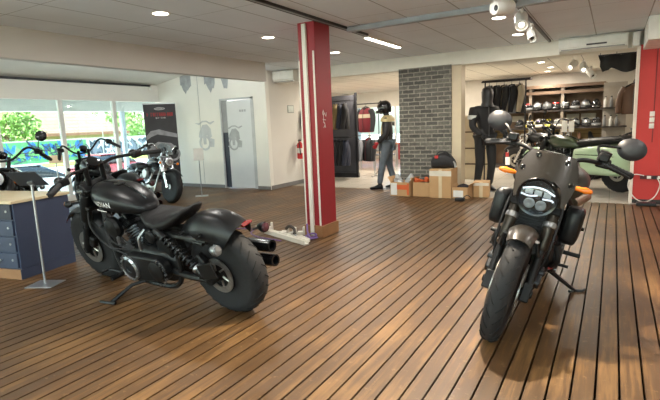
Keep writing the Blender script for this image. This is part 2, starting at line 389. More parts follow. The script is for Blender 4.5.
def lamp_area(loc, e, size, col=(1, .96, .91), d=(0, 0, -1), shape='DISK', sy=None, spread=None):
    l = bpy.data.lights.new('lamp', 'AREA'); l.energy = e; l.shape = shape; l.size = size; l.color = col
    if sy: l.size_y = sy
    if spread: l.spread = spread
    o = bpy.data.objects.new('lamp_light', l); COL.objects.link(o); o.location = loc
    o.rotation_euler = V(d).to_track_quat('-Z', 'Y').to_euler()
    return o
trimw = mat('downlight_trim', (236, 232, 224), .5)
glow = mat('downlight_glow', (255, 244, 224), .5, emit=9, var=.01)
DL = [(-4.15, 3.66), (-4.17, 5.52), (-4.2, 7.44), (-1.28, 6.42), (-1.29, 7.89)]
DLN = ['near the grey beam, left of the red column', 'between the red column and the grey beam', 'behind the red column', 'beside the ceiling spotlights, nearer one', 'beside the ceiling spotlights, farther one']
OFF = [(-4.15, 1.8), (-4.15, -.1), (-4.15, -2), (-1.28, 4.5), (-1.28, 2.6), (-1.28, .7), (-1.28, -1.2), (-1.28, -3), (1.6, 7.2), (1.6, 5.2), (1.6, 3.2), (1.6, 1.2), (1.6, -1), (1.6, -3)]
def downlight(x, y, z, label, group, r=.095):
    t = thing('ceiling_downlight', label, 'ceiling light', (x, y, z), group=group)
    MB().lathe((0, 0, 0), (0, 0, -1), [(r*.84, 0), (r*.84, .006), (r, .006), (r*1.08, 0)], 28, loop=True).build('trim_ring', trimw, t)
    MB().cyl((0, 0, -.003), (0, 0, .0), r*.84, n=28).build('diffuser', glow, t)
for i, (x, y) in enumerate(DL):
    downlight(x, y, 2.64, 'round recessed ceiling light '+DLN[i], 'ceiling downlights')
    lamp_area((x, y, 2.62), 11, .17)
for i, (x, y) in enumerate(OFF):
    lamp_area((x, y, 2.62), 11, .17)
# unseen lamps added behind the beam to brighten the bay ceiling and walls
for y in (1.0, 3.2, 5.4, 7.2): lamp_area((-6.03, y, 2.62), 14, .3, (1, .98, .94), (-1, 0, .05))
BD = [(-1.40, 11.51), (-1.36, 12.9), (-1.54, 14.0)]
for i, (x, y) in enumerate(BD):
    downlight(x, y, 2.56, 'small round ceiling light of the back shop, %s' % ['nearest of three in a row', 'middle one of three in a row', 'farthest of three in a row'][i], 'back shop downlights', .08)
for x, y in BD+[(-3.6, 11.5), (-3.6, 13.5), (-5.6, 11), (-5.6, 13), (-7.2, 12), (-7.2, 15)]:
    lamp_area((x, y, 2.54), 28, .15, (1, .9, .76))
# ================================================================ outdoors, seen through the windows
struct(MB().b2((-12.6, -6, -.35), (-10.2, 16, -.12)).build('pavement', mat('pavement_concrete', (226, 223, 216), .9)))
struct(MB().b2((-120, -40, -1.25), (-12.6, 90, -1.0)).build('road', mat('asphalt', (186, 186, 182), .9, scale=.4)))
struct(MB().b2((-41.5, 0, -1.0), (-37, 70, -.93)).build('lawn_strip', mat('verge_grass', (128, 150, 66), .9, var=.25, scale=1.5)))
struct(MB().b2((-60, -2, -1.0), (-45, 70, -.9)).build('lawn', mat('verge_grass', (128, 150, 66))))
# canopy edge and its post
t = struct(MB().b2((-12.6, -6, 2.02), (-12.25, 16, 2.34)).b2((-12.3, -6, 2.3), (-10.2, 16, 2.36)).build('trim_canopy', metalw))
o = MB().cyl((-12.35, 9.12, -.2), (-12.35, 9.12, 2.05), .075, n=18).build('canopy_post', mat('pale_blue_post', (206, 220, 230), .4)); o['kind'] = 'structure'
# mural wall
mw = MB().b2((-44.3, 8, -1.0), (-44, 60, 1.02)).build('mural_wall', mat('mural_base_white', (170, 178, 170), .8, var=.06, scale=.8))
tag(mw, 'long low wall painted with graffiti letters across the road', 'graffiti wall')
mg = mat('mural_green', (80, 150, 98), .7, var=.15, scale=.5); mb_ = mat('mural_blue', (40, 104, 170), .7, var=.15, scale=.6)
mk = mat('mural_dark', (44, 62, 78), .7); mgr = mat('mural_grey', (96, 108, 122), .7, var=.2, scale=.6); mwh = mat('mural_white', (186, 190, 190), .7)
rg = random.Random(3)
def letter(y, wd, z0, z1, jag):
    n = 7; P = []
    for i in range(n): P.append((y+wd*i/(n-1), z0+rg.uniform(-.05, .22)*jag))
    for i in range(n-1, -1, -1): P.append((y+wd*i/(n-1)+rg.uniform(-.15, .15), z1-rg.uniform(-.02, .5)*jag))
    return P
def mural(name, y0, y1, n, m, x, z0, z1, jag=1., fill=.92):
    b = MB(); st = (y1-y0)/n
    for i in range(n): b.prism(letter(y0+i*st, st*fill, z0, z1, jag), (x, 0, 0), (0, 1, 0), (0, 0, 1), .012)
    return b.build(name, m, mw, smooth=False)
MB().b2((-44, 8, -.98), (-43.992, 28.2, .9)).build('mural_background', mg, mw)
mural('mural_outline', 9, 28, 13, mb_, -43.99, -.7, .95, 1.5)
mural('mural_letter_fill', 9.3, 27.8, 11, mat('mural_light_green', (112, 176, 104), .7, var=.15, scale=.5), -43.97, -.55, .7, 1.6, .8)
b = MB()
for i in range(46):
    y = rg.uniform(17, 28); z = rg.uniform(-.7, .7)
    b.tube([(-43.93, y, z), (-43.93, y+rg.uniform(-.7, .7), z+rg.uniform(-.6, .6)), (-43.93, y+rg.uniform(-1, 1), z+rg.uniform(-.5, .5))], .045, 5, 3)
b.build('mural_linework', mk, mw)
MB().b2((-44, 28.4, -.98), (-43.992, 42, .98)).build('mural_background', mwh, mw)
mural('mural_outline', 28.6, 41, 9, mk, -43.985, -.8, .92, 1.0, .96)
mural('mural_letter_fill', 28.8, 41, 9, mgr, -43.965, -.6, .72, 1.2, .7)
b = MB()
for i in range(40):
    y = rg.uniform(28.6, 40); z = rg.uniform(-.7, .7)
    b.tube([(-43.93, y, z), (-43.93, y+rg.uniform(-.5, .5), z+rg.uniform(-.6, .6)), (-43.93, y+rg.uniform(-.8, .8), z+rg.uniform(-.5, .5))], .06, 5, 3)
b.build('mural_linework', mwh, mw)
# house behind the wall
hs = thing('house', 'low house with wide tiled roof behind the graffiti wall', 'house', (-56, 36, -1))
MB().b2((-4, -5.5, 0), (4, 2.0, 2.7)).build('wall', mat('house_wall', (196, 176, 150), .9), hs)
roofm = grid_mat('roof_tile', (136, 122, 108), (88, 76, 66), .42, .4, 0, 0, .05, .8, .3, axes='YZ', var=.18, wy=.05)
MB().add([(4.6, -7.2, 2.6), (4.6, 2.6, 2.6), (-4.6, 2.6, 2.6), (-4.6, -7.2, 2.6), (0, -6, 5.3), (0, .0, 5.1), (4.6, -7.2, 2.45), (4.6, 2.6, 2.45), (-4.6, 2.6, 2.45), (-4.6, -7.2, 2.45)],
    [(0, 1, 5, 4), (1, 2, 5), (2, 3, 4, 5), (3, 0, 4), (0, 6, 7, 1), (1, 7, 8, 2), (2, 8, 9, 3), (3, 9, 6, 0), (6, 9, 8, 7)]).build('roof', roofm, hs, smooth=False)
MB().b2((4.45, -7.3, 2.3), (4.75, 2.7, 2.62)).build('gutter', mat('house_gutter', (150, 104, 84), .6), hs)
sd = thing('satellite_dish', 'round white satellite dish beside the tiled roof', 'satellite dish', (-50.2, 34.4, 3.1))
MB(Mx.Rotation(rad(20), 4, 'Z')).lathe((0, 0, 0), (1, 0, .2), [(.02, -.14), (.25, -.1), (.48, 0), (.5, .01), (.47, .03), (.25, -.06), (.02, -.1)], 28).build('dish', mat('dish_white', (240, 240, 236), .4), sd)
MB().cyl((-.1, 0, -4.1), (-.1, 0, 0), .05).build('mast', mat('mast_grey', (150, 150, 150), .5), sd)
MB().tube([(-.05, 0, -.3), (.35, .1, -.2), (.55, .12, .08)], .02).cyl((.5, .12, .06), (.62, .12, .1), .05).build('receiver_arm', mat('mast_grey', (0, 0, 0)), sd)
# trees
def leafm(n, c): return mat(n, c, .7, var=.35, scale=1.2)
def tree(label, x, y, h, rx, rz, c, seed, n=900):
    r = random.Random(seed); t = thing('garden_tree', label, 'tree', (x, y, -1.0), group=None)
    b = MB(); b.tube([(0, 0, 0), (.1, .05, h*.4), (0, .2, h*.8)], [.22, .06], 8)
    for i in range(7):
        a = r.uniform(0, 6.28); b.tube([(0, .05, h*.35), (rx*.4*math.cos(a), rx*.4*math.sin(a), h*.6), (rx*.7*math.cos(a), rx*.7*math.sin(a), h*.8)], [.08, .02], 6)
    b.build('trunk', mat('tree_bark', (92, 74, 56), .9), t)
    b = MB()
    cl = [(r.uniform(-1, 1)*rx*.75, r.uniform(-1, 1)*rx*.75, h-rz+r.uniform(-.75, .75)*rz, r.uniform(.35, .6)*rx) for _ in range(16)]
    for i in range(n):
        cx, cy, cz, cr = r.choice(cl)
        d = V((r.gauss(0, 1), r.gauss(0, 1), r.gauss(0, 1))).normalized()*cr*r.uniform(.7, 1)
        p = V((cx, cy, cz))+d; s = r.uniform(.16, .34); u = V((r.gauss(0, 1), r.gauss(0, 1), r.gauss(0, 1))).normalized(); q = u.orthogonal().normalized()
        b.add([p-u*s, p+q*s*.5, p+u*s, p-q*s*.5], [(0, 1, 2, 3)])
    b.build('foliage', leafm('leaf_%d' % (seed % 3), c), t, smooth=False)
for i, (x, y, h, rx, rz, c, l) in enumerate([(-61, 20.6, 7.4, 3.2, 3.0, (120, 160, 84), 'big pale green tree behind the wall, leftmost through the windows'),
        (-52, 25.0, 6.0, 2.3, 2.6, (138, 172, 96), 'pale green tree behind the graffiti wall, just left of the tiled roof'),
        (-70, 38.5, 8.4, 4.4, 3.6, (150, 176, 84), 'yellow green tree rising behind the tiled roof'),
        (-62, 46, 7.6, 3.2, 3.2, (90, 130, 66), 'darker green tree right of the satellite dish'),
        (-56, 53.5, 8.6, 3.6, 3.8, (156, 184, 92), 'yellow green tree behind the canopy post'),
        (-57, 13, 7.2, 3.6, 3.2, (112, 152, 84), 'green tree at the far left edge of the windows')]):
    tree(l, x, y, h, rx, rz, c, i+1, 1500)
# parked cars
def car(label, x, y, rz, col):
    t = thing('car', label, 'car', (x, y, -1.0), rz); pm = mat('car_paint_%d' % col[0], col, .25, .3, var=.02, coat=.6)
    st = [(-2.1, .55, .6, .22), (-2.0, .6, .78, .34), (-1.2, .62, .84, .4), (.9, .62, .84, .4), (1.8, .56, .78, .32), (2.1, .5, .62, .2)]
    MB().loft([sring((a, 0, z), (0, 1, 0), (0, 0, 1), hw, hh, 20, 3.5) for a, z, hw, hh in st]).build('body', pm, t, ang=60)
    st = [(-1.55, .95, .66, .12), (-1.1, 1.15, .62, .26), (-.2, 1.2, .62, .28), (.4, 1.15, .62, .25), (1.0, .98, .66, .1)]
    MB().loft([sring((a, 0, z), (0, 1, 0), (0, 0, 1), hw, hh, 20, 3) for a, z, hw, hh in st]).build('cabin_glass', mat('car_glass', (40, 48, 54), .1, spec=.8), t, ang=60)
    MB().loft([sring((a, 0, 1.43), (0, 1, 0), (0, 0, 1), hw, .035, 16, 4) for a, hw in ((-1.0, .5), (-.2, .54), (.35, .5))]).build('roof_panel', pm, t)
    for a in (-1.3, 1.3):
        for s in (-1, 1):
            wq = MB().lathe((a, s*.78, .32), (0, 1, 0), [(.2, -.1), (.31, -.1), (.33, 0), (.31, .1), (.2, .1)], 24).build('wheel', mat('car_tyre', (30, 30, 32), .8), t)
            MB().cyl((a, s*.79-.095*s*0, .32), (a, s*.89, .32), .2, n=20).build('hubcap', mat('car_hub', (180, 182, 184), .3, .8), wq)
    for s in (-1, 1):
        MB().ell((2.0, s*.55, .66), (.08, .16, .08)).build('headlight', mat('car_lamp', (230, 232, 235), .2), t)
        MB().ell((-2.05, s*.58, .72), (.06, .14, .07)).build('tail_light', mat('car_tail', (170, 30, 30), .3), t)
car('pale silver car parked outside behind the left window', -17.5, 8.9, rad(80), (170, 178, 184))
car('dull red car parked outside beside the second mullion', -21, 14.6, rad(100), (160, 70, 70))
# ================================================================ motorcycles
blk = mat('satin_black_paint', (20, 21, 23), .34, 0, var=.03, spec=.3)
blkm = mat('black_metal', (18, 19, 20), .4, 0, var=.1, spec=.3)
blkg = mat('gloss_black', (18, 19, 21), .15, .1, var=.05)
dgm = mat('dark_grey_metal', (58, 60, 63), .35, .8, var=.1)
chrome = mat('chrome', (214, 216, 220), .12, 1, var=.02)
alu = mat('brushed_aluminium', (160, 162, 164), .32, .9, var=.06)
rub = mat('tyre_rubber', (38, 38, 39), .66, var=.12, scale=20, bump=.12, bscale=90, spec=.25)
rubb = mat('grip_rubber', (24, 24, 26), .7)
leather = mat('seat_leather', (22, 21, 22), .5, var=.08, bump=.25, bscale=220, spec=.25)
amber = mat('amber_lens', (226, 116, 26), .25, var=.05, coat=.4)
redl = mat('red_lens', (96, 12, 18), .2, var=.05, coat=.4)
lens = mat('clear_lens', (206, 212, 216), .08, 0, var=.03, coat=.8, spec=.8)
steel = mat('brake_disc_steel', (160, 158, 154), .35, .9, var=.08)
brass = mat('exhaust_titanium', (150, 134, 112), .35, .8)
letw = mat('white_lettering', (236, 236, 232), .5)

def wheel(root, T, c, Rr, w, rr, name, spokes, rm, discs=(), twin=True, disc_r=.15, polished=None):
    c = V(c)
    b = MB(T)
    b.lathe(c, (0, 1, 0), [(rr-.03, -w*.34), (rr+.008, -w*.42), (rr+.012, -w*.36), (rr-.012, 0), (rr+.012, w*.36), (rr+.008, w*.42), (rr-.03, w*.34), (rr-.036, 0)], 44, loop=True)
    b.cyl(c+V((0, -.055, 0)), c+V((0, .055, 0)), .05, n=20)
    for i in range(spokes):
        a = 2*math.pi*i/spokes
        for da in ((-.13, .13) if twin else (0,)):
            p0 = c+V((.045*math.cos(a), 0, .045*math.sin(a))); q = V((math.cos(a+da), 0, math.sin(a+da)))*(rr-.028)
            t_ = V((-math.sin(a), 0, math.cos(a)))
            s1, s2 = (.012, .016) if twin else (.02, .03)
            b.loft([[p0+t_*x+V((0, y, 0)) for x, y in ((-s1, -.02), (s1, -.02), (s1, .02), (-s1, .02))], [c+q+t_*x+V((0, y, 0)) for x, y in ((-s2, -.014), (s2, -.014), (s2, .014), (-s2, .014))]])
    o = b.build(name, rm, root)
    n = 15; pr = []
    for i in range(n):
        a = math.pi*i/(n-1)
        pr.append((rr-.005+(Rr-rr+.005)*math.sin(a)**.75, -w/2*math.copysign(abs(math.cos(a))**.8, math.cos(a))*(1 if .15 < a < 3 else .84)))
    b = MB(T); b.lathe(c, (0, 1, 0), pr, 56)
    to = b.build('tire', rub, o)
    # sipes cut as thin raised-edge grooves
    b = MB(T)
    for k in range(26):
        for s in (-1, 1):
            a0 = 2*math.pi*(k+(.5 if s > 0 else 0))/26; P = []
            for j in range(4):
                f = j/3; th = .5*math.pi+s*(.12+.72*f)      # across the crown
                r_ = rr-.005+(Rr-rr+.005)*math.sin(th)**.75+.0008; h = -w/2*math.copysign(abs(math.cos(th))**.8, math.cos(th)); a = a0+.17*f
                P.append(c+V((r_*math.cos(a), h, r_*math.sin(a))))
            b.tube(P, .0045, 4, 2)
    b.build('tread_pattern', mat('groove_black', (10, 10, 11), .9), o)
    for s in discs:
        y = s*(w*.5+.012)
        b = MB(T); b.lathe(c+V((0, y, 0)), (0, 1, 0), [(disc_r*.66, -.003), (disc_r, -.003), (disc_r, .003), (disc_r*.66, .003)], 40, loop=True)
        for i in range(6):
            a = 2*math.pi*i/6; b.tube([c+V((.04*math.cos(a), y, .04*math.sin(a))), c+V((disc_r*.7*math.cos(a+.3), y, disc_r*.7*math.sin(a+.3)))], .008, 6, 0)
        for i in range(18):
            a = 2*math.pi*i/18; p = c+V((disc_r*.84*math.cos(a), y, disc_r*.84*math.sin(a))); b.cyl(p-V((0, .0045, 0)), p+V((0, .0045, 0)), .006, n=6)
        b.build('brake_disc', steel, o)
    return o

def fender(T, c, r, hw, a0, a1, drop=.05, t=.006, n=26, tw=lambda f: 1., p=2.6):
    c = V(c); rings = []; S = [-1+2*i/12 for i in range(13)]
    for i in range(n+1):
        f = i/n; a = rad(a0+(a1-a0)*f); e = V((math.cos(a), 0, math.sin(a))); k = tw(f)
        o_ = [c+e*(r-drop*abs(s)**p)+V((0, hw*k*s, 0)) for s in S]
        i_ = [c+e*(r-t-drop*abs(s)**p)+V((0, hw*k*s*.97, 0)) for s in reversed(S)]
        rings.append(o_+i_)
    return MB(T).loft(rings)

def coil(T, p0, p1, r, turns, wr, n=10):
    p0 = V(p0); p1 = V(p1); d, u, w = frame(p1-p0); L = (p1-p0).length; P = []
    for i in range(turns*n+1):
        a = 2*math.pi*i/n; P.append(p0+d*L*i/(turns*n)+(u*math.cos(a)+w*math.sin(a))*r)
    return MB(T).tube(P, wr, 6, 0)

def cylinder_fins(b, p0, d, L, r, n, sx=1., ):
    d = V(d).normalized(); pr = []
    for i in range(n):
        h = L*i/n; g = L/n
        pr += [(r, h), (r, h+g*.45), (r*.74, h+g*.5), (r*.74, h+g*.95)]
    b.lathe(p0, d, [(r*.6, 0)]+pr+[(r*.8, L)], 22)

def signal(T, p, d, m, root, r=.028, L=.06, body=blkm, stalk=None):
    p = V(p); d = V(d).normalized(); b = MB(T)
    b.lathe(p, d, [(.004, -L), (r*.6, -L*.8), (r, -L*.3), (r, 0)], 16)
    if stalk is not None: b.tube([stalk, p-d*L*.5], .008, 6, 0)
    o = b.build('turn_signal', body, root)
    MB(T).lathe(p, d, [(r*.95, 0), (r*.85, .012), (r*.4, .02), (.002, .022)], 16).build('lens', m, o)
    return o

def cruiser(label, loc, rz, lean, steer, group=None, tank=blk, fend=blk, eng=blkm, fork=blkm, bright=dgm, lettering=None, mirrors=False, bags=None, seat2=False,
            screen=False, sig=amber, rim=blkm, pipes=blkg, bars='wide', plate=True, tire_w=(.13, .165), headr=.09, stripe=None, spokes=10, shield_y=0, sigs=True, kick=True, size=1.11):
    root = thing('motorcycle', label, 'motorcycle', loc, rz, group, -lean); root.scale = (size,)*3
    WB = .815; I = Mx.Identity(4)
    ax = V((-.485, 0, .875)); S0 = V((.5, 0, .85))
    T = Mx.Translation(S0) @ Mx.Rotation(steer, 4, ax) @ Mx.Translation(-S0)
    fa = V((WB, 0, .33)); ra = V((-WB, 0, .32))
    wheel(root, T, fa, .33, tire_w[0], .235, 'front_wheel', spokes, rim, (1,), False, .15)
    wheel(root, I, ra, .325, tire_w[1], .222, 'rear_wheel', spokes, rim, (1,), False, .13)
    # ---- front end
    for s in (-1, 1):
        q = V((0, .105*s, 0)); a = fa+q; tp = V((.50, 0, .90))+q; d = (tp-a)
        b = MB(T); b.cyl(a-d.normalized()*.03, a+d*.38, .03, .034, 16); b.cyl(a-V((0, .03, 0))+q*.0, a+V((0, .03, 0)), .022)
        o = b.build('fork_leg', fork, root)
        MB(T).cyl(a+d*.36, a+d, .023, n=16).build('stanchion', chrome if fork is chrome else dgm, o)
        MB(T).lathe(a+d*.5, d, [(.04, 0), (.044, .01), (.044, .26), (.038, .27)], 18).build('fork_cover', fork, o)
    b = MB(T); b.box((.475, 0, .905), (.11, .27, .03), Mx.Rotation(rad(-29), 4, 'Y')); b.box((.565, 0, .745), (.11, .27, .035), Mx.Rotation(rad(-29), 4, 'Y')); b.cyl((.46, 0, .9), (.535, 0, .74), .035)
    b.build('triple_clamp', eng, root, bevel=.008)
    fender(T, fa, .365, .075, 40, 165 if bags else 140, .035).build('front_fender', fend, root)
    b = MB(T); b.box(fa+V((-.13, .1, .08)), (.06, .05, .1), Mx.Rotation(rad(-30), 4, 'Y')); b.build('brake_caliper', eng, root, bevel=.012)
    # headlight
    hc = V((.66, 0, .83))
    b = MB(T); b.lathe(hc, (1, 0, -.08), [(.01, -.13), (headr*.55, -.12), (headr*.92, -.06), (headr, 0), (headr*1.04, .012), (headr*.96, .018)], 28); b.cyl(hc-V((.08, 0, .02)), (.53, 0, .82), .025)
    h = b.build('headlight', chrome if fork is chrome else blkg, root)
    MB(T).lathe(hc, (1, 0, -.08), [(headr*.95, .012), (headr*.8, .03), (headr*.4, .04), (.002, .042)], 28).build('lens', lens, h)
    MB(T).lathe(hc+V((.036, 0, 0)), (1, 0, -.08), [(headr*.2, 0), (headr*.62, .001), (headr*.62, .012), (headr*.2, .014)], 24, loop=True).build('light_ring', alu, h)
    # handlebar
    if bars == 'wide': hp = [(.25, -.47, 1.02), (.32, -.36, 1.04), (.44, -.2, 1.06), (.46, -.08, 1.05), (.46, .08, 1.05), (.44, .2, 1.06), (.32, .36, 1.04), (.25, .47, 1.02)]
    else: hp = [(.2, -.42, 1.03), (.3, -.36, 1.1), (.44, -.26, 1.17), (.48, -.1, 1.03), (.48, .1, 1.03), (.44, .26, 1.17), (.3, .36, 1.1), (.2, .42, 1.03)]
    b = MB(T); b.tube(hp, .0135, 10)
    for s in (-1, 1): b.cyl((.485, .07*s, .91), (.455, .07*s, 1.06), .02)
    hb = b.build('handlebar', eng if fork is not chrome else chrome, root)
    for s in (-1, 1):
        e1 = V((hp[-1][0], s*hp[-1][1], hp[-1][2])); e0 = V((hp[-2][0], s*hp[-2][1], hp[-2][2])); d = (e1-e0)
        MB(T).lathe(e0, d, [(.015, 0), (.02, .005)]+[(.019+.0025*(i % 2), .012*i+.01) for i in range(11)]+[(.021, d.length+.02), (.016, d.length+.03)], 14).build('grip', rubb, hb)
        b = MB(T); b.box(e0-d*.28+V((.0, 0, 0)), (.06, .085, .055)); b.ell(e0-d*.3+V((.04, 0, .01)), (.045, .035, .03))
        b.build('switch_housing', blkm, hb, bevel=.012)
        MB(T).tube([e0-d*.2+V((.05, 0, 0)), e0+d*.3+V((.085, 0, -.005)), e1+V((.07, 0, -.01))], [.008, .006], 6).build('lever', blkm if fork is not chrome else alu, hb)
        if mirrors:
            b = MB(T); p = e0-d*.1+V((0, s*.02, .2)); b.tube([e0-d*.25, e0-d*.2+V((.02, 0, .1)), p+V((.02, 0, 0))], .006, 6); mm_ = b.build('mirror_stem', eng, hb)
            MB(T).lathe(p, (1, 0, .1), [(.01, .02), (.05, .014), (.065, 0), (.06, -.006), (.002, -.007)], 20).build('mirror', blkg, hb)
    b = MB(T); b.lathe((.44, 0, 1.08), (-.6, 0, .8), [(.045, -.03), (.052, 0), (.052, .02), (.045, .024), (.002, .024)], 20); b.build('instrument', blkg, root)
    if sigs:
        for s in (-1, 1): signal(T, (.66, .2*s, .80), (1, 0, 0), sig, root, .028, .06, fork if fork is chrome else blkm, V((.56, .1*s, .79)))
    # ---- frame
    b = MB(); b.tube([(.45, 0, .80), (.2, 0, .72), (-.2, 0, .62), (-.45, 0, .6)], .028, 10); b.cyl((.46, 0, .88), (.535, 0, .72), .045)
    for s in (-1, 1):
        b.tube([(.47, .03*s, .76), (.4, .09*s, .5), (.33, .12*s, .22), (.2, .13*s, .17), (-.3, .14*s, .17), (-.47, .14*s, .3), (-.46, .12*s, .6)], .019, 8)
        b.tube([(-.3, .11*s, .62), (-.6, .13*s, .60), (-.8, .135*s, .58)], .017, 8)
    b.build('frame', eng, root)
    # ---- engine
    b = MB()
    b.loft([sring((x, 0, z), (0, 1, 0), (0, 0, 1), hw, hh, 20, 4) for x, z, hw, hh in ((.31, .31, .09, .09), (.26, .31, .12, .13), (.0, .32, .14, .15), (-.3, .32, .14, .14), (-.42, .31, .10, .1))])
    eo = b.build('engine', eng, root)
    for nm, x, a in (('front', .07, 26), ('rear', -.05, -26)):
        d = V((math.sin(rad(a)), 0, math.cos(rad(a)))); p = V((x, 0, .42))
        b = MB(); cylinder_fins(b, p, d, .17, .098, 8); b.build('cylinder', dgm, eo, ang=25)
        hd = p+d*.17
        b = MB(); Rm = Mx.Rotation(rad(a), 4, 'Y'); b.box(hd+d*.03, (.17, .19, .05), Rm); b.box(hd+d*.075, (.15, .165, .06), Rm); b.build('cylinder_head', eng, eo, bevel=.012)
        b = MB()
        for q in range(5): b.box(hd+d*(.012+.012*q), (.19-.01*abs(q-2), .205, .004), Rm)
        b.build('head_fin', alu if bright is not dgm else dgm, eo)
        b = MB()
        for s in (-.03, .03): b.cyl(p+V((s, -.12, -.02)), hd+V((s*.8, -.1, .02)), .011)
        b.build('pushrod_tube', bright, eo)
        MB().tube([hd+V((0, .1, .03)), hd+V((.03, .15, -.03)), hd+V((.04, .15, -.12))], .012, 8).build('engine_pipe', alu, eo)
    b = MB(); b.prism([(.05+.11*math.cos(rad(t_)), .31+.11*math.sin(rad(t_))) for t_ in range(-90, 91, 15)]+[(-.28+.095*math.cos(rad(t_)), .33+.095*math.sin(rad(t_))) for t_ in range(90, 271, 15)], (0, .205, 0), (1, 0, 0), (0, 0, 1), .075)
    pc = b.build('primary_cover', eng, root, bevel=.014, seg=3)
    b = MB(); b.lathe((.04, .205, .31), (0, 1, 0), [(.1, 0), (.1, .015), (.085, .026), (.082, .02)], 32, loop=True)
    for i in range(10):
        a = 2*math.pi*i/10; b.cyl((.04+.092*math.cos(a), .205, .31+.092*math.sin(a)), (.04+.092*math.cos(a), .234, .31+.092*math.sin(a)), .006, n=8)
    b.build('cover_ring', alu, pc)
    MB().lathe((.04, .205, .31), (0, 1, 0), [(.08, 0), (.076, .018), (.05, .026), (.03, .026), (.025, .02), (.002, .02)], 28).build('stator_cover', dgm, pc)
    MB().lathe((-.28, .205, .33), (0, 1, 0), [(.08, 0), (.078, .012), (.06, .02), (.002, .022)], 28).build('clutch_cover', eng, pc)
    b = MB(); b.lathe((.22, .1, .60), (0, 1, 0), [(.03, 0), (.085, .01), (.09, .04), (.075, .065), (.04, .075), (.002, .077)], 28); b.build('horn_cover', eng, root)
    b = MB(); b.lathe((.02, -.13, .56), (0, -1, 0), [(.06, 0), (.1, .01), (.105, .05), (.09, .075), (.002, .08)], 28); b.build('air_cleaner', eng, root)
    b = MB(); b.lathe((-.2, .03, .56), (0, 1, 0), [(.05, -.1), (.06, .02), (.055, .1), (.03, .11), (.002, .11)], 20); b.box((-.3, 0, .47), (.16, .22, .16)); b.build('battery_box', eng, root, bevel=.015)
    b = MB()
    for k_ in range(5):
        b.tube([(.42, .05+.01*k_, .72-.02*k_), (.3, .12+.012*k_, .66-.05*k_), (.16, .13+.01*k_, .52-.02*k_), (.02, .14, .45)], .006, 6)
    b.tube([(.55, .1, .75), (.5, .17, .6), (.35, .17, .45), (.1, .17, .4)], .007, 6)
    b.build('cable', rubb, root)
    for k_ in range(16):
        a = 2*math.pi*k_/16; cx_ = (.05 if math.cos(a) > 0 else -.28); x_ = cx_+.1*math.cos(a); z_ = .318+.1*math.sin(a)
        MB().cyl((x_, .2, z_), (x_, .215, z_), .008, n=8).build('bolt', alu, root)
    # ---- tank
    st = [(.475, .815, .03, .03), (.46, .81, .085, .07), (.39, .795, .13, .1), (.28, .782, .158, .114), (.14, .772, .165, .112), (.02, .757, .15, .096), (-.08, .735, .118, .074), (-.15, .715, .08, .048), (-.185, .70, .035, .022)]
    to = MB().loft([sring((x+.015, 0, z+.035), (0, 1, 0), (0, 0, 1), hw, hh, 28, 2.2) for x, z, hw, hh in st]).build('fuel_tank', tank, root, ang=60)
    MB().lathe((.17, .0, .911), (-.03, 0, 1), [(.045, -.01), (.045, .008), (.04, .014), (.002, .016)], 22).build('fuel_cap', blkg, to)
    MB().tube([(.38, 0, .925), (.2, 0, .922), (.03, 0, .89), (-.12, 0, .81)], .007, 6).build('seam', blkg, to)
    if stripe: 
        for s in (-1, 1): MB().tube([(.40, .118*s, .79), (.26, .159*s, .785), (.1, .163*s, .775), (-.08, .118*s, .745)], .01, 6).build('pinstripe', stripe, to)
    if lettering:
        Tt = Mx(((-1, 0, 0, .235), (0, 0, 1, .4), (0, 1, 0, .80), (0, 0, 0, 1)))
        text_mesh(lettering, .062, Tt, to, 'lettering', letw, target=to, spacing=1.12)
        b = MB(); b.tube([(.31, .163, .757), (.24, .170, .755), (.17, .172, .753)], .0028, 5); b.build('underline', letw, to)
    # ---- seat and rear
    st = [(-.10, .685, .07, .03), (-.14, .678, .11, .042), (-.24, .655, .155, .045), (-.36, .645, .172, .046), (-.46, .67, .16, .045), (-.54, .71, .13, .04), (-.6, .745, .1, .025), (-.63, .758, .05, .012)]
    MB().loft([sring((x, 0, z+.02), (0, 1, 0), (0, 0, 1), hw, hh, 22, 2.6) for x, z, hw, hh in st]).build('seat', leather, root, ang=60)
    if seat2:
        st = [(-.1, .80, .08, .03), (-.2, .80, .13, .06), (-.55, .83, .16, .07), (-.92, .86, .14, .06), (-1.02, .87, .08, .02)]
        MB().loft([sring((x, 0, z), (0, 1, 0), (0, 0, 1), hw, hh, 20, 2.6) for x, z, hw, hh in st]).build('passenger_seat', leather, root, ang=60)
    fo = fender(I, ra, .445, .15, 44, 124, .15, p=3.2, tw=lambda f: .84+.16*math.sin(math.pi*min(1, f*.9))).build('rear_fender', fend, root, ang=60)
    for s in (-1, 1):
        b = MB(); b.tube([(-.42, .122*s, .60), (-.62, .13*s, .605), (-.84, .13*s, .6)], .02, 8)
        for x in (-.62, -.80): b.cyl((x, .13*s, .645), (x, .165*s, .645), .013, n=10)
        b.build('fender_strut', blkm, root)
    e = V((math.cos(rad(123.5)), 0, math.sin(rad(123.5)))); tl = ra+e*.43
    MB().prism([(-.08, -.022), (.0, -.022), (.01, .0), (-.0, .008), (-.06, .008), (-.09, -.008)], tl+V((-.012, 0, .01)), (0, 1, 0), (.5, 0, .85), .02).build('tail_light', redl, fo, bevel=.005)
    if sigs:
        for s in (-1, 1): signal(I, ra+V((-.27+.12*(s > 0), .17*s, .25+.02*(s<0))), (-1, 0, 0), mat('dim_lens', (96, 98, 100), .12, coat=.6) if s > 0 else mat('smoked_lens', (60, 34, 40), .2), root, .036, .07, alu if s > 0 else blkm, ra+V((-.2+.12*(s > 0), .12*s, .27)))
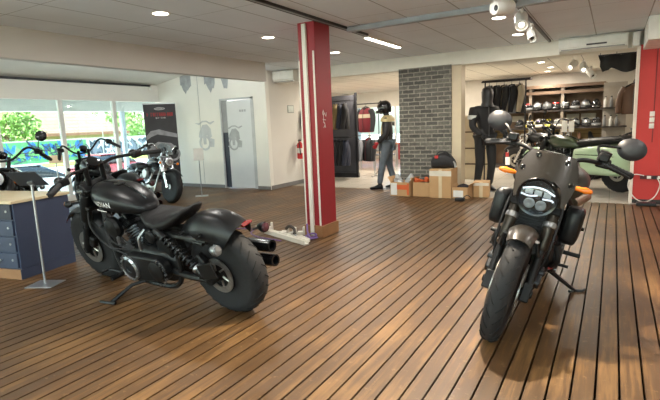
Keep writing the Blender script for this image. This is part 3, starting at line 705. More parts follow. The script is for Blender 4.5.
    if plate:
        b = MB(Mx.Translation(V((-.86, .2, .42))) @ Mx.Rotation(rad(14), 4, 'Y')); b.box((.02, 0, 0), (.15, .012, .11)); b.tube([(.1, -.01, -.02), (.16, -.03, -.05), (.2, -.06, -.06)], .012, 6)
        b.build('plate_holder', blkm, root, bevel=.004)
    b = MB()
    for s in (-1, 1):
        b.tube([(-.36, .12*s, .30), (-.6, .15*s, .31), (-.82, .15*s, .32)], .026, 8); b.cyl(ra+V((0, .12*s, 0)), ra+V((0, .185*s, 0)), .03, n=14)
    b.build('swingarm', eng, root)
    for s in (-1, 1):
        p0 = V((-.36, .16*s, .65)); p1 = V((-.77, .17*s, .36))
        b = MB(); b.cyl(p0, p1, .016); b.cyl(p0, p0+(p1-p0)*.2, .03); b.cyl(p1-(p1-p0)*.18, p1, .032); so_ = b.build('shock_absorber', eng, root)
        coil(I, p0+(p1-p0)*.18, p1-(p1-p0)*.14, .031, 9, .0065).build('spring', dgm, so_)
        MB().lathe(p1-(p1-p0)*.17, p1-p0, [(.033, 0), (.037, .006), (.037, .02), (.033, .026)], 16, loop=True).build('preload_ring', alu, so_)
    b = MB(); b.box(ra+V((.1, .13, .12)), (.09, .05, .09), Mx.Rotation(rad(40), 4, 'Y')); b.build('rear_caliper', eng, root, bevel=.012)
    b = MB(); b.lathe(ra+V((0, -.13, 0)), (0, 1, 0), [(.1, -.01), (.11, -.012), (.11, .012), (.1, .01)], 36, loop=True); b.tube([ra+V((0, -.13, .112)), (-.3, -.13, .39)], .012, 6, 0); b.tube([ra+V((0, -.13, -.112)), (-.3, -.13, .25)], .012, 6, 0); b.build('drive_belt', rubb, root)
    # ---- exhaust
    for k, (z0, ze, x0) in enumerate(((.60, .415, .16), (.58, .30, -.13))):
        b = MB(); b.tube([(x0, -.08, z0), (x0+.1 if k == 0 else x0-.02, -.15, z0-.06), (x0+.08 if k == 0 else x0-.05, -.2, z0-.2), (x0-.12, -.21, ze-.04), (-.4, -.22, ze-.03)], .024, 10)
        eo_ = b.build('exhaust_pipe', pipes, root)
        b = MB(); b.lathe((-.36, -.222, ze-.03), (-1, 0, .05), [(.024, 0), (.04, .05), (.045, .1), (.045, .68), (.042, .7), (.03, .7), (.03, .62), (.002, .62)], 24); b.build('muffler', pipes, eo_)
    # ---- controls
    for s in (-1, 1):
        b = MB(); b.tube([(.12, .15*s, .25), (.14, .24*s, .26)], .012, 8, 0); b.cyl((.14, .22*s, .26), (.14, .33*s, .265), .018, n=12); b.build('footpeg', blkm, root)
        b = MB(); b.tube([(.14, .2*s, .24), (.26, .22*s, .26), (.32, .24*s, .27)], .009, 6); b.cyl((.32, .22*s, .27), (.32, .3*s, .275), .011, n=8); b.build('shift_lever' if s > 0 else 'brake_pedal', blkm, root)
    if kick:
        th = lean
        foot = V((.12, .40, 0)); foot.z = math.tan(th)*0-.0; fz = foot.y*math.sin(th)/math.cos(th)
        foot.z = fz*1.0+.012
        b = MB(); b.tube([(-.02, .14, .18), (.05, .24, .14+fz*.4), foot], .015, 8, 0); b.tube([foot+V((-.05, 0, 0)), foot+V((.03, .02, 0)), foot+V((.1, .03, .004))], .012, 6, 0)
        b.build('kickstand', blkm, root)
    # ---- optional kit
    if bags:
        for s in (-1, 1):
            st = [(-.20, .52, .03, .1), (-.25, .54, .07, .2), (-.6, .56, .115, .235), (-1.0, .55, .11, .22), (-1.2, .55, .085, .15), (-1.24, .54, .03, .08)]
            bo = MB().loft([sring((x, .30*s, z), (0, 1, 0), (0, 0, 1), hw, hh, 22, 3.6) for x, z, hw, hh in st]).build('saddlebag', bags, root, ang=60)
            MB().tube([(-.3, .38*s, .66), (-.8, .418*s, .665), (-1.2, .37*s, .62)], .006, 6).build('lid_seam', blkg, bo)
            MB().box((-1.235, .3*s, .52), (.02, .1, .07)).build('tail_lens', redl, bo, bevel=.006)
    if screen:
        rows = []
        for i in range(9):
            z = .98+.22*i/8; hw = .13+.04*math.sin(math.pi*i/8)-.05*(i/8)**3; x = .6-.14*(i/8); 
            rows.append([(x-.9*(hw*(-1+2*j/12))**2*2, hw*(-1+2*j/12), z) for j in range(13)]+[(x-.006-.9*(hw*(-1+2*j/12))**2*2, hw*(-1+2*j/12), z) for j in range(12, -1, -1)])
        MB(T).loft(rows).build('windshield', glass_mat('clear_plastic', (224, 232, 234), .1), root, ang=60)
    return root

def look(v): return math.atan2(v[1], v[0])
cruiser('matt black cruiser motorcycle with white tank lettering, in front of the grey drawer counter', V((-3.409, 2.80, 0)), 3.073, .236, rad(2), lettering='INDIAN', tank=blk)
f3 = V((-7.47, 6.44, 0)); h3 = V((.975, -.22, 0)).normalized()
cruiser('black and chrome cruiser motorcycle parked before the dark banner, front wheel towards the door wall', f3-h3*.815, look(h3), rad(7), rad(4), fork=chrome, bright=chrome, tank=blkg, screen=True, eng=alu, pipes=chrome, bars='high', mirrors=False, rim=alu, size=.98)
cruiser('dark motorcycle with a round headlight at the left edge behind the counter', V((-7.2, 3.35, 0)), rad(-38), rad(7), rad(-8), mirrors=True, tank=mat('dark_red_tank', (92, 18, 22), .25, coat=.5), bars='high')
cruiser('black motorcycle half hidden behind the lettered cruiser, only its handlebar clear', V((-6.9, 4.75, 0)), rad(168), rad(8), rad(0), bars='high', mirrors=False)
mint = mat('mint_green_paint', (170, 194, 160), .3, .1, var=.03, coat=.4)
cruiser('mint green touring motorcycle with saddlebags in the back shop by the red wall', V((-.58, 10.55, 0)), rad(146), rad(6), rad(6), tank=mat('deep_green_paint', (52, 66, 44), .3, .1, coat=.4), bags=mint, fend=mint, seat2=True, mirrors=False, bars='high', pipes=blkg)
# ---------------------------------------------------------------- upright motorcycle facing the viewpoint
def street_bike(label, loc, rz, lean, steer):
    root = thing('motorcycle', label, 'motorcycle', loc, rz, None, -lean); root.scale = (1.1, 1.1, 1.1)
    ax = V((-.443, 0, .896)); S0 = V((.45, 0, .95)); I = Mx.Identity(4)
    T = Mx.Translation(S0) @ Mx.Rotation(steer, 4, ax) @ Mx.Translation(-S0)
    fa = V((.76, 0, .33)); ra = V((-.76, 0, .33))
    bronze = mat('bronze_screen', (44, 39, 33), .32, .2, var=.04, coat=.5)
    tankm = mat('olive_bronze_tank', (50, 46, 40), .45)
    blue = mat('blue_anodised', (40, 70, 130), .35, .7)
    frame_red = mat('red_sleeve', (160, 34, 30), .4)
    wheel(root, T, fa, .335, .125, .235, 'front_wheel', 10, blkm, (1, -1), False, .16)
    wheel(root, I, ra, .335, .16, .23, 'rear_wheel', 10, blkm, (1,), False, .13)
    d = V((-.443, 0, .896))
    for s in (-1, 1):
        a = fa+V((0, .108*s, 0))+V((-.0, 0, 0)); 
        b = MB(T); b.cyl(a-d*.05, a+d*.27, .024, n=16); b.box(a, (.07, .05, .11), Mx.Rotation(rad(-26), 4, 'Y')); b.cyl(a-V((0, .035, 0)), a+V((0, .035, 0)), .024)
        o = b.build('fork_leg', blkm, root, bevel=.006)
        MB(T).lathe(a+d*.26, d, [(.026, 0), (.033, .01), (.033, .44), (.029, .46)], 18).build('fork_tube', mat('fork_dark_bronze', (58, 52, 46), .3, .7), o)
        MB(T).lathe(a+d*.40, d, [(.034, 0), (.038, .005), (.038, .03), (.034, .035)], 18, loop=True).build('fork_clamp_ring', alu, o)
        b = MB(T); b.box(a+V((-.13, .022*s, .07)), (.06, .06, .13), Mx.Rotation(rad(-50), 4, 'Y')); b.cyl(a+V((-.13, .02*s, .1)), a+V((-.13, .06*s, .1)), .02)
        b.build('brake_caliper', dgm, root, bevel=.01)
        MB(T).tube([a+V((-.12, .03*s, .12)), a+d*.35+V((.04, .045*s, 0)), a+d*.6+V((.05, .03*s, 0)), V((.47, .05*s, .95))], .006, 6).build('brake_hose', rubb, root)
    b = MB(T); b.box(fa+d*.72, (.075, .29, .04), Mx.Rotation(rad(-26), 4, 'Y')); b.box(fa+d*.50, (.085, .29, .045), Mx.Rotation(rad(-26), 4, 'Y')); b.cyl(fa+d*.48-V((.05, 0, 0)), fa+d*.74-V((.05, 0, 0)), .035)
    for s in (-1, 1): b.cyl(fa+d*.5+V((.03, .06*s, 0)), fa+d*.5+V((.06, .06*s, -.01)), .012, n=8)
    b.build('triple_clamp', blkm, root, bevel=.008)
    fender(T, fa, .37, .08, 64, 122, .035, tw=lambda f: .8+.2*math.sin(math.pi*f)).build('front_fender', bronze, root)
    for s in (-1, 1): MB(T).tube([fa+V((.1, .085*s, .335)), fa+V((.04, .1*s, .26)), fa+V((-.1, .11*s, .2))], .012, 6).build('fender_bracket', dgm, root)
    # headlight, lamp face and lit element
    hc = V((.615, 0, .86)); ha = (1, 0, -.1)
    b = MB(T); b.lathe(hc, ha, [(.02, -.12), (.07, -.115), (.098, -.06), (.107, 0), (.116, .02), (.112, .034), (.1, .03), (.098, .02)], 36); b.box(hc-V((.11, 0, .02)), (.08, .2, .07))
    h = b.build('headlight', blkg, root)
    MB(T).lathe(hc, ha, [(.1, .012), (.098, .014), (.05, .018), (.002, .019)], 32).build('reflector', mat('lamp_reflector', (120, 124, 130), .25, .5, var=.25), h)
    wl_ = mat('lamp_white_bar', (232, 238, 244), .25, emit=.5)
    b = MB(T)
    for P in ([(-.088, .03), (-.03, .05), (.03, .05), (.088, .03)], [(-.09, .0), (-.045, -.005), (0, .008)], [(.03, -.005), (.075, -.0), (.09, -.008)], ):
        b.tube([hc+V((.028-.1*z*.1, y, z)) for y, z in P], .0055, 6)
    b.build('light_bar', wl_, h)
    b = MB(T)
    for y in (-.032, .032): b.lathe(hc+V((.02, y, -.045)), ha, [(.03, 0), (.03, .01), (.022, .012), (.002, .006)], 20)
    for y in (-.05, .0, .05): b.box(hc+V((.025, y, .022)), (.01, .04, .03))
    b.build('projector', alu, h, ang=60)
    MB(T).lathe(hc, ha, [(.104, .022), (.09, .034), (.05, .044), (.002, .048)], 32).build('lens', glass_mat('lamp_glass', (235, 240, 245), .05), h)
    # fly screen with folded edges and bolts
    def sx(y, z): return .655-.42*(z-.86)-1.6*y*y*(1 if abs(y) < .14 else 1)-.0
    prof = [(.80, .185, .125), (.86, .205, .112), (.93, .222, .10), (.98, .228, 0), (1.05, .218, 0), (1.12, .19, 0), (1.175, .15, 0), (1.195, .135, 0)]
    for sgn in (0,):
        rows = []
        zz = [.955, .985, 1.02, 1.055, 1.085, 1.105]; hw = [.165, .163, .158, .146, .13, .118]
        n = 14
        for z, w_ in zip(zz, hw):
            a_ = [V((sx(w_*(-1+2*j/n), z), w_*(-1+2*j/n), z)) for j in range(n+1)]
            rows.append(a_+[p-V((.006, 0, 0)) for p in reversed(a_)])
        b = MB(T); b.loft(rows)
        for s in (-1, 1):
            rows = []
            for z, y1, y0 in [(.83, .138, .124), (.86, .148, .118), (.89, .156, .108), (.93, .162, .09), (.957, .165, .05)]:
                a_ = [V((sx(y0+(y1-y0)*j/4, z), s*(y0+(y1-y0)*j/4), z)) for j in range(5)]
                rows.append(a_+[p-V((.006, 0, 0)) for p in reversed(a_)])
            b.loft(rows)
        b.v = [tuple(V(p)+T.to_3x3() @ V((0, .008, .006))) for p in b.v]; ws = b.build('wind_screen', bronze, root, ang=50)
    for y, z in ((-.075, 1.08), (.085, 1.07), (-.138, .99), (.138, .955)):
        p = V((sx(y, z), y+.008, z+.006)); b = MB(T); b.lathe(p, (1, 0, .3), [(.016, -.004), (.016, .004), (.011, .008), (.006, .004), (.002, .004)], 14); b.build('bolt', blkg, ws)
    b = MB(T)
    for s in (-1, 1): b.tube([(.46, .1*s, .9), (.52, .15*s, .98), (.53, .16*s, 1.03)], .009, 6)
    b.box((.46, 0, 1.06), (.02, .13, .1)); b.build('screen_bracket', blkm, root)
    # bars
    hp = [(.22, -.41, 1.06), (.28, -.30, 1.09), (.40, -.16, 1.10), (.43, -.07, 1.06), (.43, .07, 1.06), (.40, .16, 1.10), (.28, .30, 1.09), (.22, .41, 1.06)]
    b = MB(T); b.tube(hp, .0135, 10)
    for s in (-1, 1): b.cyl((.44, .06*s, .98), (.43, .06*s, 1.06), .022)
    hb = b.build('handlebar', blkm, root)
    for s in (-1, 1):
        e1 = V((hp[-1][0], s*hp[-1][1], hp[-1][2])); e0 = V((hp[-2][0], s*hp[-2][1], hp[-2][2])); dd = e1-e0
        MB(T).lathe(e0, dd, [(.015, 0)]+[(.0185+.0025*(i % 2), .012*i+.008) for i in range(11)]+[(.022, dd.length+.015), (.02, dd.length+.03), (.002, dd.length+.03)], 14).build('grip', rubb, hb)
        b = MB(T); b.box(e0-dd*.3, (.06, .08, .055)); b.box(e0-dd*.35+V((.03, 0, .035)), (.05, .06, .05)); b.build('switch_housing', blkm, hb, bevel=.01)
        MB(T).tube([e0-dd*.3+V((.05, 0, 0)), e0+dd*.3+V((.085, 0, 0)), e1+V((.075, 0, -.005)), e1+dd*.1+V((.07, 0, -.005))], [.009, .006], 6).build('lever', dgm, hb)
        p = V((.255, .385*s, 1.21))
        if s < 0: P = [e0-dd*.4+V((.02, 0, .02)), V((.3, -.31, 1.18)), p+V((0, .03, -.005))]
        else: P = [e0-dd*.5+V((.02, 0, .02)), V((.3, .215, 1.19)), V((.28, .3, 1.205)), p+V((0, -.04, 0))]
        mo = MB(T).tube(P, .008, 6, 3).build('mirror_stem', blkm, hb)
        MB(T @ Mx.Translation(p) @ Mx.Scale(1.18, 4, (0, 1, 0))).lathe((0, 0, 0), (1, 0, .12), [(.002, .028), (.03, .025), (.055, .014), (.066, 0), (.062, -.008), (.002, -.01)], 26).build('mirror', mat('mirror_back', (42, 42, 46), .45), mo)
        signal(T, (.54, .225*s, .95), (.25, s, -.0), amber, root, .02, .02, amber, V((.5, .11*s, .945)))
        MB(T).loft([sring((.54, s*y, .95), (1, 0, 0), (0, 0, 1), r1, r2, 14, 2.6) for y, r1, r2 in ((.16, .008, .008), (.175, .016, .013), (.23, .022, .017), (.255, .015, .012), (.262, .004, .004))]).build('turn_signal_lens', amber, root, ang=60)
    for s, z in ((1, .0),):
        b = MB(T); b.lathe((.3, .26, 1.14), (0, .2, 1), [(.002, -.03), (.03, -.03), (.034, .02), (.034, .03), (.002, .034)], 18); b.build('brake_reservoir', blkm, root)
    # tank, seat, tail
    st = [(.36, .90, .04, .04), (.34, .90, .12, .09), (.24, .92, .22, .12), (.08, .92, .235, .12), (-.08, .90, .18, .1), (-.18, .87, .11, .07), (-.22, .85, .06, .03)]
    to = MB().loft([sring((x, 0, z), (0, 1, 0), (0, 0, 1), hw, hh, 24, 2.4) for x, z, hw, hh in st]).build('fuel_tank', tankm, root, ang=60)
    MB().lathe((.1, 0, 1.03), (0, 0, 1), [(.045, 0), (.045, .012), (.002, .016)], 20).build('fuel_cap', blkg, to)
    st = [(-.12, .86, .07, .03), (-.2, .865, .13, .045), (-.4, .87, .15, .05), (-.6, .90, .14, .05), (-.78, .93, .11, .05), (-.86, .95, .06, .03)]
    MB().loft([sring((x, 0, z), (0, 1, 0), (0, 0, 1), hw, hh, 22, 2.8) for x, z, hw, hh in st]).build('seat', leather, root, ang=60)
    st = [(-.35, .79, .1, .04), (-.6, .83, .11, .04), (-.85, .90, .08, .035), (-.95, .92, .05, .02)]
    MB().loft([sring((x, 0, z), (0, 1, 0), (0, 0, 1), hw, hh, 18, 3) for x, z, hw, hh in st]).build('tail_cowl', blk, root, ang=60)
    # frame and engine
    for s in (-1, 1):
        b = MB(); b.tube([(.42, .04*s, .90), (.2, .16*s, .80), (-.2, .17*s, .62), (-.4, .14*s, .55)], .016, 8); b.tube([(.44, .04*s, .78), (.2, .15*s, .62), (-.15, .16*s, .50)], .016, 8)
        b.tube([(.2, .16*s, .80), (.2, .15*s, .62), (.0, .17*s, .71), (-.15, .16*s, .50), (-.2, .17*s, .62)], .013, 8, 0); b.tube([(-.2, .16*s, .64), (-.5, .13*s, .78), (-.8, .09*s, .88)], .014, 8)
        b.build('frame', blkm, root)
    b = MB()
    b.loft([sring((x, 0, z), (0, 1, 0), (0, 0, 1), hw, hh, 20, 4) for x, z, hw, hh in ((.30, .38, .1, .12), (.26, .38, .15, .16), (.0, .38, .17, .17), (-.25, .40, .16, .16), (-.36, .42, .1, .1))])
    eo = b.build('engine', blkm, root)
    for a, x in ((28, .08), (-28, -.04)):
        dv = V((math.sin(rad(a)), 0, math.cos(rad(a)))); b = MB(); cylinder_fins(b, V((x, 0, .48)), dv, .16, .095, 8); b.build('cylinder', blkm, eo, ang=25)
        b = MB(); b.box(V((x, 0, .48))+dv*.2, (.17, .22, .09), Mx.Rotation(rad(a), 4, 'Y')); b.build('cylinder_head', dgm, eo, bevel=.02)
    for s in (-1, 1):
        MB().lathe((-.02, .165*s, .38), (0, s, 0), [(.13, 0), (.13, .02), (.11, .04), (.05, .045), (.002, .045)], 30).build('engine_cover', dgm if s > 0 else blkm, eo)
        for i in range(8):
            a = 2*math.pi*i/8; p = V((-.02+.118*math.cos(a), .165*s, .38+.118*math.sin(a))); MB().cyl(p, p+V((0, .042*s, 0)), .008, n=8).build('bolt', alu, eo)
    # side radiator boxes and their grilles
    b = MB(); b.box((.38, 0, .62), (.05, .26, .34), Mx.Rotation(rad(-14), 4, 'Y')); r_ = b.build('radiator', blkm, root, bevel=.008)
    b = MB()
    for i in range(18): b.box((.412-.0045*(i-9)*.9*.6, 0, .62+.017*(i-9)), (.01, .235, .004))
    b.build('radiator_fin', mat('radiator_dark', (20, 20, 22), .6, .3), r_)
    for s in (-1, 1):
        MB().loft([sring((x, .215*s, z), (0, 1, 0), (0, 0, 1), hw, hh, 16, 5) for x, z, hw, hh in ((.44, .70, .035, .09), (.42, .70, .05, .115), (.30, .69, .055, .12), (.2, .68, .03, .09))]).build('radiator_shroud', blk, root, ang=50)
        MB().tube([(.40, .17*s, .56), (.36, .2*s, .45), (.2, .17*s, .36)], .018, 8).build('coolant_hose', rubb, root)
    # skid plate and lower cowl
    st = [(.34, .30, .08, .09), (.30, .24, .12, .1), (.12, .2, .13, .05), (-.2, .2, .12, .04)]
    MB().loft([sring((x, 0, z), (0, 1, 0), (0, 0, 1), hw, hh, 18, 3.5) for x, z, hw, hh in st]).build('belly_pan', blk, root, ang=50)
    b = MB()
    for y in (-.06, .06): b.tube([(.17, y, .58), (.34, y*1.3, .5), (.36, y*1.4, .34), (.2, y*1.8, .2), (-.2, -.14, .2), (-.45, -.18, .3)], .024, 10)
    b.build('exhaust_pipe', dgm, root)
    for z in (.42, .54):
        b = MB(); b.lathe((-.40, -.19, z-.1), (-1, -.06, .28), [(.03, 0), (.048, .05), (.05, .1), (.05, .42), (.045, .46), (.035, .46), (.035, .4), (.002, .4)], 22); b.build('muffler', brass, root)
    MB().tube([(.10, .17, .78), (-.12, .22, .80), (-.2, .23, .80)], .036, 12).build('intake_tube', brass, root)
    b = MB()
    for k_ in range(6): b.tube([(.42, .1-.03*k_, .92), (.33, .16-.02*k_, .8-.03*k_), (.2, .18, .66-.04*k_), (.05, .18, .56)], .006, 6)
    b.build('cable', rubb, root)
    b = MB()
    for s in (-1, 1): b.tube([(-.3, .16*s, .42), (-.55, .14*s, .36), (-.78, .13*s, .33)], .03, 8); b.cyl((-.76, .1*s, .33), (-.76, .16*s, .33), .03)
    b.build('swingarm', blkm, root)
    MB().tube([(-.2, .0, .72), (-.38, .0, .45)], .03, 10, 0).build('shock_absorber', dgm, root)
    b = MB()
    MB().tube([(.28, .165, .36), (.06, .18, .31), (-.14, .19, .3)], .008, 6).build('red_hose', frame_red, root)
    for s in (-1, 1):
        b = MB(); b.tube([(-.16, .15*s, .36), (-.18, .22*s, .37)], .014, 8, 0); b.cyl((-.18, .21*s, .37), (-.18, .32*s, .375), .016, n=12); b.build('footpeg', blkm, root)
        b = MB(); b.tube([(-.14, .19*s, .35), (.0, .21*s, .33), (.03, .22*s, .33)], .009, 6); b.cyl((.03, .2*s, .33), (.03, .27*s, .335), .011, n=8); b.build('shift_lever' if s > 0 else 'brake_pedal', blkm, root)
        b = MB(); b.tube([(-.42, .14*s, .56), (-.5, .2*s, .5)], .013, 8, 0); b.cyl((-.5, .19*s, .5), (-.5, .29*s, .5), .014, n=10); b.build('passenger_footpeg', blkm, root)
    bpy.context.view_layer.update()
    f = root.matrix_world.inverted() @ V((-.21, 4.17, .012))
    b = MB(); b.tube([(-.05, .13, .26), f], [.018, .013], 8, 0); b.tube([f+V((.06, -.03, 0)), f, f+V((-.02, .05, .01)), f+V((-.06, .06, .014))], .01, 6); b.build('kickstand', dgm, root)
    return root
street_bike('black upright motorcycle with bronze screen and round headlight, facing out on the boards', V((-.622, 3.923, 0)), -1.581, .25, .026)
tg = thing('price_tag', 'red and white tag hanging below the handlebar of the bronze screened motorcycle', 'price tag', (-.645, 3.6, 1.155)); tg.scale = (.62, .62, .62)
MB().tube([(0, 0, .06), (.01, 0, .04), (.0, 0, .02)], .003, 5).build('string', mat('string_white', (220, 216, 208), .8), tg)
MB().box((0, 0, -.0), (.035, .004, .05)).build('red_tab', mat('tag_red', (176, 40, 38), .6), tg, bevel=.002)
MB().box((.005, .0, -.075), (.05, .004, .09)).build('paper', mat('tag_paper', (226, 220, 210), .8), tg, bevel=.002)
# ================================================================ front room fittings
cardm = mat('cardboard', (186, 148, 104), .85, var=.06, scale=5)
navy = mat('slate_blue_laminate', (52, 62, 84), .5, var=.05, scale=3)
birch = mat('birch_top', (206, 188, 152), .45, var=.08, scale=4)
oakp = mat('oak_plinth', (150, 108, 70), .6, var=.12, scale=6)
colred = mat('column_red_paint', (150, 34, 42), .5, var=.06, scale=2)
# column
cx0, cx1, cy0, cy1 = -3.36, -3.12, 5.04, 5.40
cl = struct(MB().b2((cx0, cy0, 0), (cx1, cy1, 2.66)).build('column', colred, bevel=.006))
MB().b2((cx0-.02, cy0-.02, 0), (cx1+.02, cy1+.02, .15)).build('plinth', oakp, cl, bevel=.004)
MB().b2((cx0+.075, cy0-.034, .02), (cx0+.13, cy0, 2.62)).build('cable_trunking', mat('trunking_white', (232, 228, 216), .5, var=.03), cl, bevel=.004)
MB().b2((cx0+.205, cy0-.012, .15), (cx0+.228, cy0, 2.3)).build('cable_trunking', mat('trunking_white', (0, 0, 0)), cl, bevel=.003)
MB().b2((cx0-.006, cy0-.004, .15), (cx0+.012, cy0, 2.2)).build('edge_strip', mat('trunking_white', (0, 0, 0)), cl)
mkp = mat('marking_white', (226, 216, 210), .6)
for P in ([(.11, 1.56), (.13, 1.53), (.15, 1.56), (.13, 1.59), (.11, 1.56)], [(.13, 1.6), (.13, 1.44)], [(.16, 1.56), (.19, 1.52), (.2, 1.57)], [(.12, 1.45), (.16, 1.42), (.13, 1.38)], [(.15, 1.45), (.17, 1.38)], [(.11, 1.48), (.18, 1.475)]):
    MB().tube([(cx1+.002, cy0+y, z) for y, z in P], .004, 5, 4).build('painted_mark', mkp, cl)
# counter with drawers
ca = math.atan2(-.2, -.98)
ct = thing('drawer_counter', 'slate blue counter with pale wooden top and drawers at the left edge', 'counter', (-5.04, 2.38, 0), rad(11.5))
W, D, Hh = 1.15, .66, .80
MB().b2((-W, 0.012, .1), (0, D, Hh-.03)).build('body', navy, ct, bevel=.003)
MB().b2((-W-.02, -.015, Hh-.03), (.015, D+.015, Hh)).build('worktop', birch, ct, bevel=.004)
MB().b2((-W, .0, 0), (-.005, .02, .1)).b2((-W, .02, 0), (-.005, D-.02, .1)).build('plinth', oakp, ct)
MB().b2((-.006, .0, 0), (0, D, .1)).build('side_plinth', navy, ct)
hm = mat('drawer_handle_steel', (196, 198, 200), .3, .9)
for col_ in range(2):
    for i in range(4):
        z0 = .12+i*.165; xx = -.02-col_*.56
        dr = MB().b2((xx-.53, -.006, z0), (xx, .014, z0+.15)).build('drawer', navy if i < 3 else mat('dark_slate_laminate', (34, 40, 56), .5), ct, bevel=.004)
        MB().b2((xx-.33, -.03, z0+.07), (xx-.2, -.018, z0+.09)).b2((xx-.325, -.02, z0+.075), (xx-.315, -.005, z0+.085)).b2((xx-.215, -.02, z0+.075), (xx-.205, -.005, z0+.085)).build('handle', hm, dr, bevel=.002)
        MB().cyl((xx-.06, -.012, z0+.08), (xx-.06, -.004, z0+.08), .012, n=14).build('lock', hm, dr)
# info stands
pole = mat('stand_steel', (178, 180, 182), .35, .8)
def info_stand(label, x, y, h, rz, pm, w_, hh, tilt, basew=.27, grp=None):
    t = thing('info_stand', label, 'info stand', (x, y, 0), rz)
    MB().b2((-basew/2, -basew*.42, 0), (basew/2, basew*.42, .008)).build('base', pole, t, bevel=.003)
    MB().cyl((0, 0, .008), (0, 0, h), .011, n=14).build('pole', pole, t)
    Rm = Mx.Rotation(tilt, 4, 'X')
    p = MB(Mx.Translation(V((0, 0, h+.02))) @ Rm).box((0, 0, hh*.3), (w_, .006, hh)).build('panel', pm, t, bevel=.002)
    MB(Mx.Translation(V((0, 0, h+.02))) @ Rm).box((0, .012, .0), (.05, .02, .05)).build('bracket', pole, t)
    return t
info_stand('steel stand holding a dark tilted panel in front of the drawer counter', -4.66, 2.40, .97, rad(205), mat('panel_dark_grey', (62, 66, 72), .5), .30, .22, rad(-50))
s2 = info_stand('slim stand with a small pale card between the door and the windscreened motorcycle', -7.57, 7.35, .80, rad(45), mat('card_grey', (196, 194, 186), .5), .21, .26, rad(-14))
s3 = info_stand('thin stand with a beige card by the first window mullion', -8.6, 4.9, .93, rad(60), mat('card_beige', (214, 190, 160), .5), .22, .16, rad(-30))
b = MB()
for i in range(3): b.box((-.02+.01*i, -.0005, .085-.035*i), (.11-.02*i, .008, .008))
# roll-up banner in front of the end wall
bn = thing('roll_up_banner', 'dark motorcycle banner on a stand before the end wall', 'banner', (-9.44, 8.02, 0), math.atan2(.49, .55))
MB().b2((-.39, -.09, 0), (.39, .09, .07)).build('base', pole, bn, bevel=.01)
MB().b2((-.37, -.004, .07), (.37, .0, 2.06)).build('panel', mat('banner_print_dark', (52, 50, 54), .55, var=.25, scale=2.5), bn)
MB().b2((-.375, -.012, 2.055), (.375, .012, 2.085)).build('top_rail', pole, bn, bevel=.004)
MB().cyl((0, .03, .05), (0, .02, 2.06), .012).build('pole', pole, bn)
bw = mat('banner_white', (214, 212, 210), .6); brd = mat('banner_red', (186, 36, 40), .6); bg = mat('banner_grey', (142, 140, 144), .6, var=.3, scale=5)
MB().tube([(-.12, -.006, 1.95), (-.04, -.006, 1.975), (.05, -.006, 1.97), (.12, -.006, 1.955), (.07, -.006, 1.93), (-.06, -.006, 1.925), (-.12, -.006, 1.95)], .006, 5, 4).b2((-.08, -.007, 1.945), (.07, -.005, 1.955)).build('emblem', bw, bn)
def marks(name, m, par, x0, x1, z, h, n, seed):
    r = random.Random(seed); b = MB(); st = (x1-x0)/n
    for i in range(n):
        if r.random() < .12: continue
        a = x0+i*st; k = r.randint(0, 3); w_ = st*.68; t_ = st*.2
        b.b2((a, -.0065, z), (a+t_, -.004, z+h))
        if k != 0: b.b2((a, -.0065, z+h-t_), (a+w_, -.004, z+h))
        if k != 1: b.b2((a, -.0065, z+h*.45), (a+w_*.9, -.004, z+h*.45+t_))
        if k > 1: b.b2((a+w_-t_, -.0065, z), (a+w_, -.004, z+h))
    return b.build(name, m, par, smooth=False)
marks('headline_lettering', brd, bn, -.30, .31, 1.77, .085, 13, 2); marks('tagline_lettering', bw, bn, -.1, .13, 1.715, .03, 10, 5)
b = MB(); b.prism([(-.36, 1.3), (-.25, 1.42), (-.05, 1.46), (.14, 1.4), (.36, 1.34), (.36, 1.25), (.1, 1.3), (-.1, 1.34), (-.25, 1.28), (-.36, 1.2)], (0, -.005, 0), (1, 0, 0), (0, 0, 1), -.002)
for a_ in (-.2, .22): b.lathe((a_, -.005, .86), (0, -1, 0), [(.13, 0), (.18, 0), (.18, .002), (.13, .002)], 30, loop=True)
b.prism([(-.3, 1.05), (-.1, 1.16), (.2, 1.12), (.33, 1.0), (.1, .92), (-.1, .9)], (0, -.005, 0), (1, 0, 0), (0, 0, 1), -.002)
b.build('motorcycle_print', bg, bn, smooth=False)
# end wall: vinyl prints and the sliding door
vin = mat('vinyl_print_grey', (192, 193, 194), .6, var=.12, scale=6); vin2 = mat('vinyl_print_dark', (164, 166, 168), .6, var=.2, scale=8)
wb = bpy.data.objects['wall_back_left']
def ghost(x, z, sc_, m, par, name, y=YB-.004):
    b = MB()
    def P(poly): b.prism([(x+a*sc_, z+c*sc_) for a, c in poly], (0, y, 0), (1, 0, 0), (0, 0, 1), -.002)
    b.lathe((x-.05*sc_, y, z-.34*sc_), (0, -1, 0), [(.22*sc_, 0), (.3*sc_, 0), (.3*sc_, .003), (.22*sc_, .003)], 28, loop=True)
    P([(-.3, .1), (-.12, .36), (.12, .38), (.3, .2), (.34, -.1), (.16, -.2), (.1, -.05), (-.16, -.05), (-.24, -.2), (-.36, -.1)])
    P([(-.52, .44), (-.3, .36), (-.1, .46), (.1, .46), (.3, .36), (.52, .46), (.5, .5), (.28, .44), (.1, .52), (-.1, .52), (-.3, .43)])
    P([(-.14, -.1), (.04, -.1), (.02, -.4), (-.12, -.4)]); P([(.2, -.15), (.46, -.2), (.42, -.5), (.22, -.5)])
    return b.build(name, m, par, smooth=False)
ghost(-8.52, 1.30, .62, vin, wb, 'motorcycle_print')
r = random.Random(9)
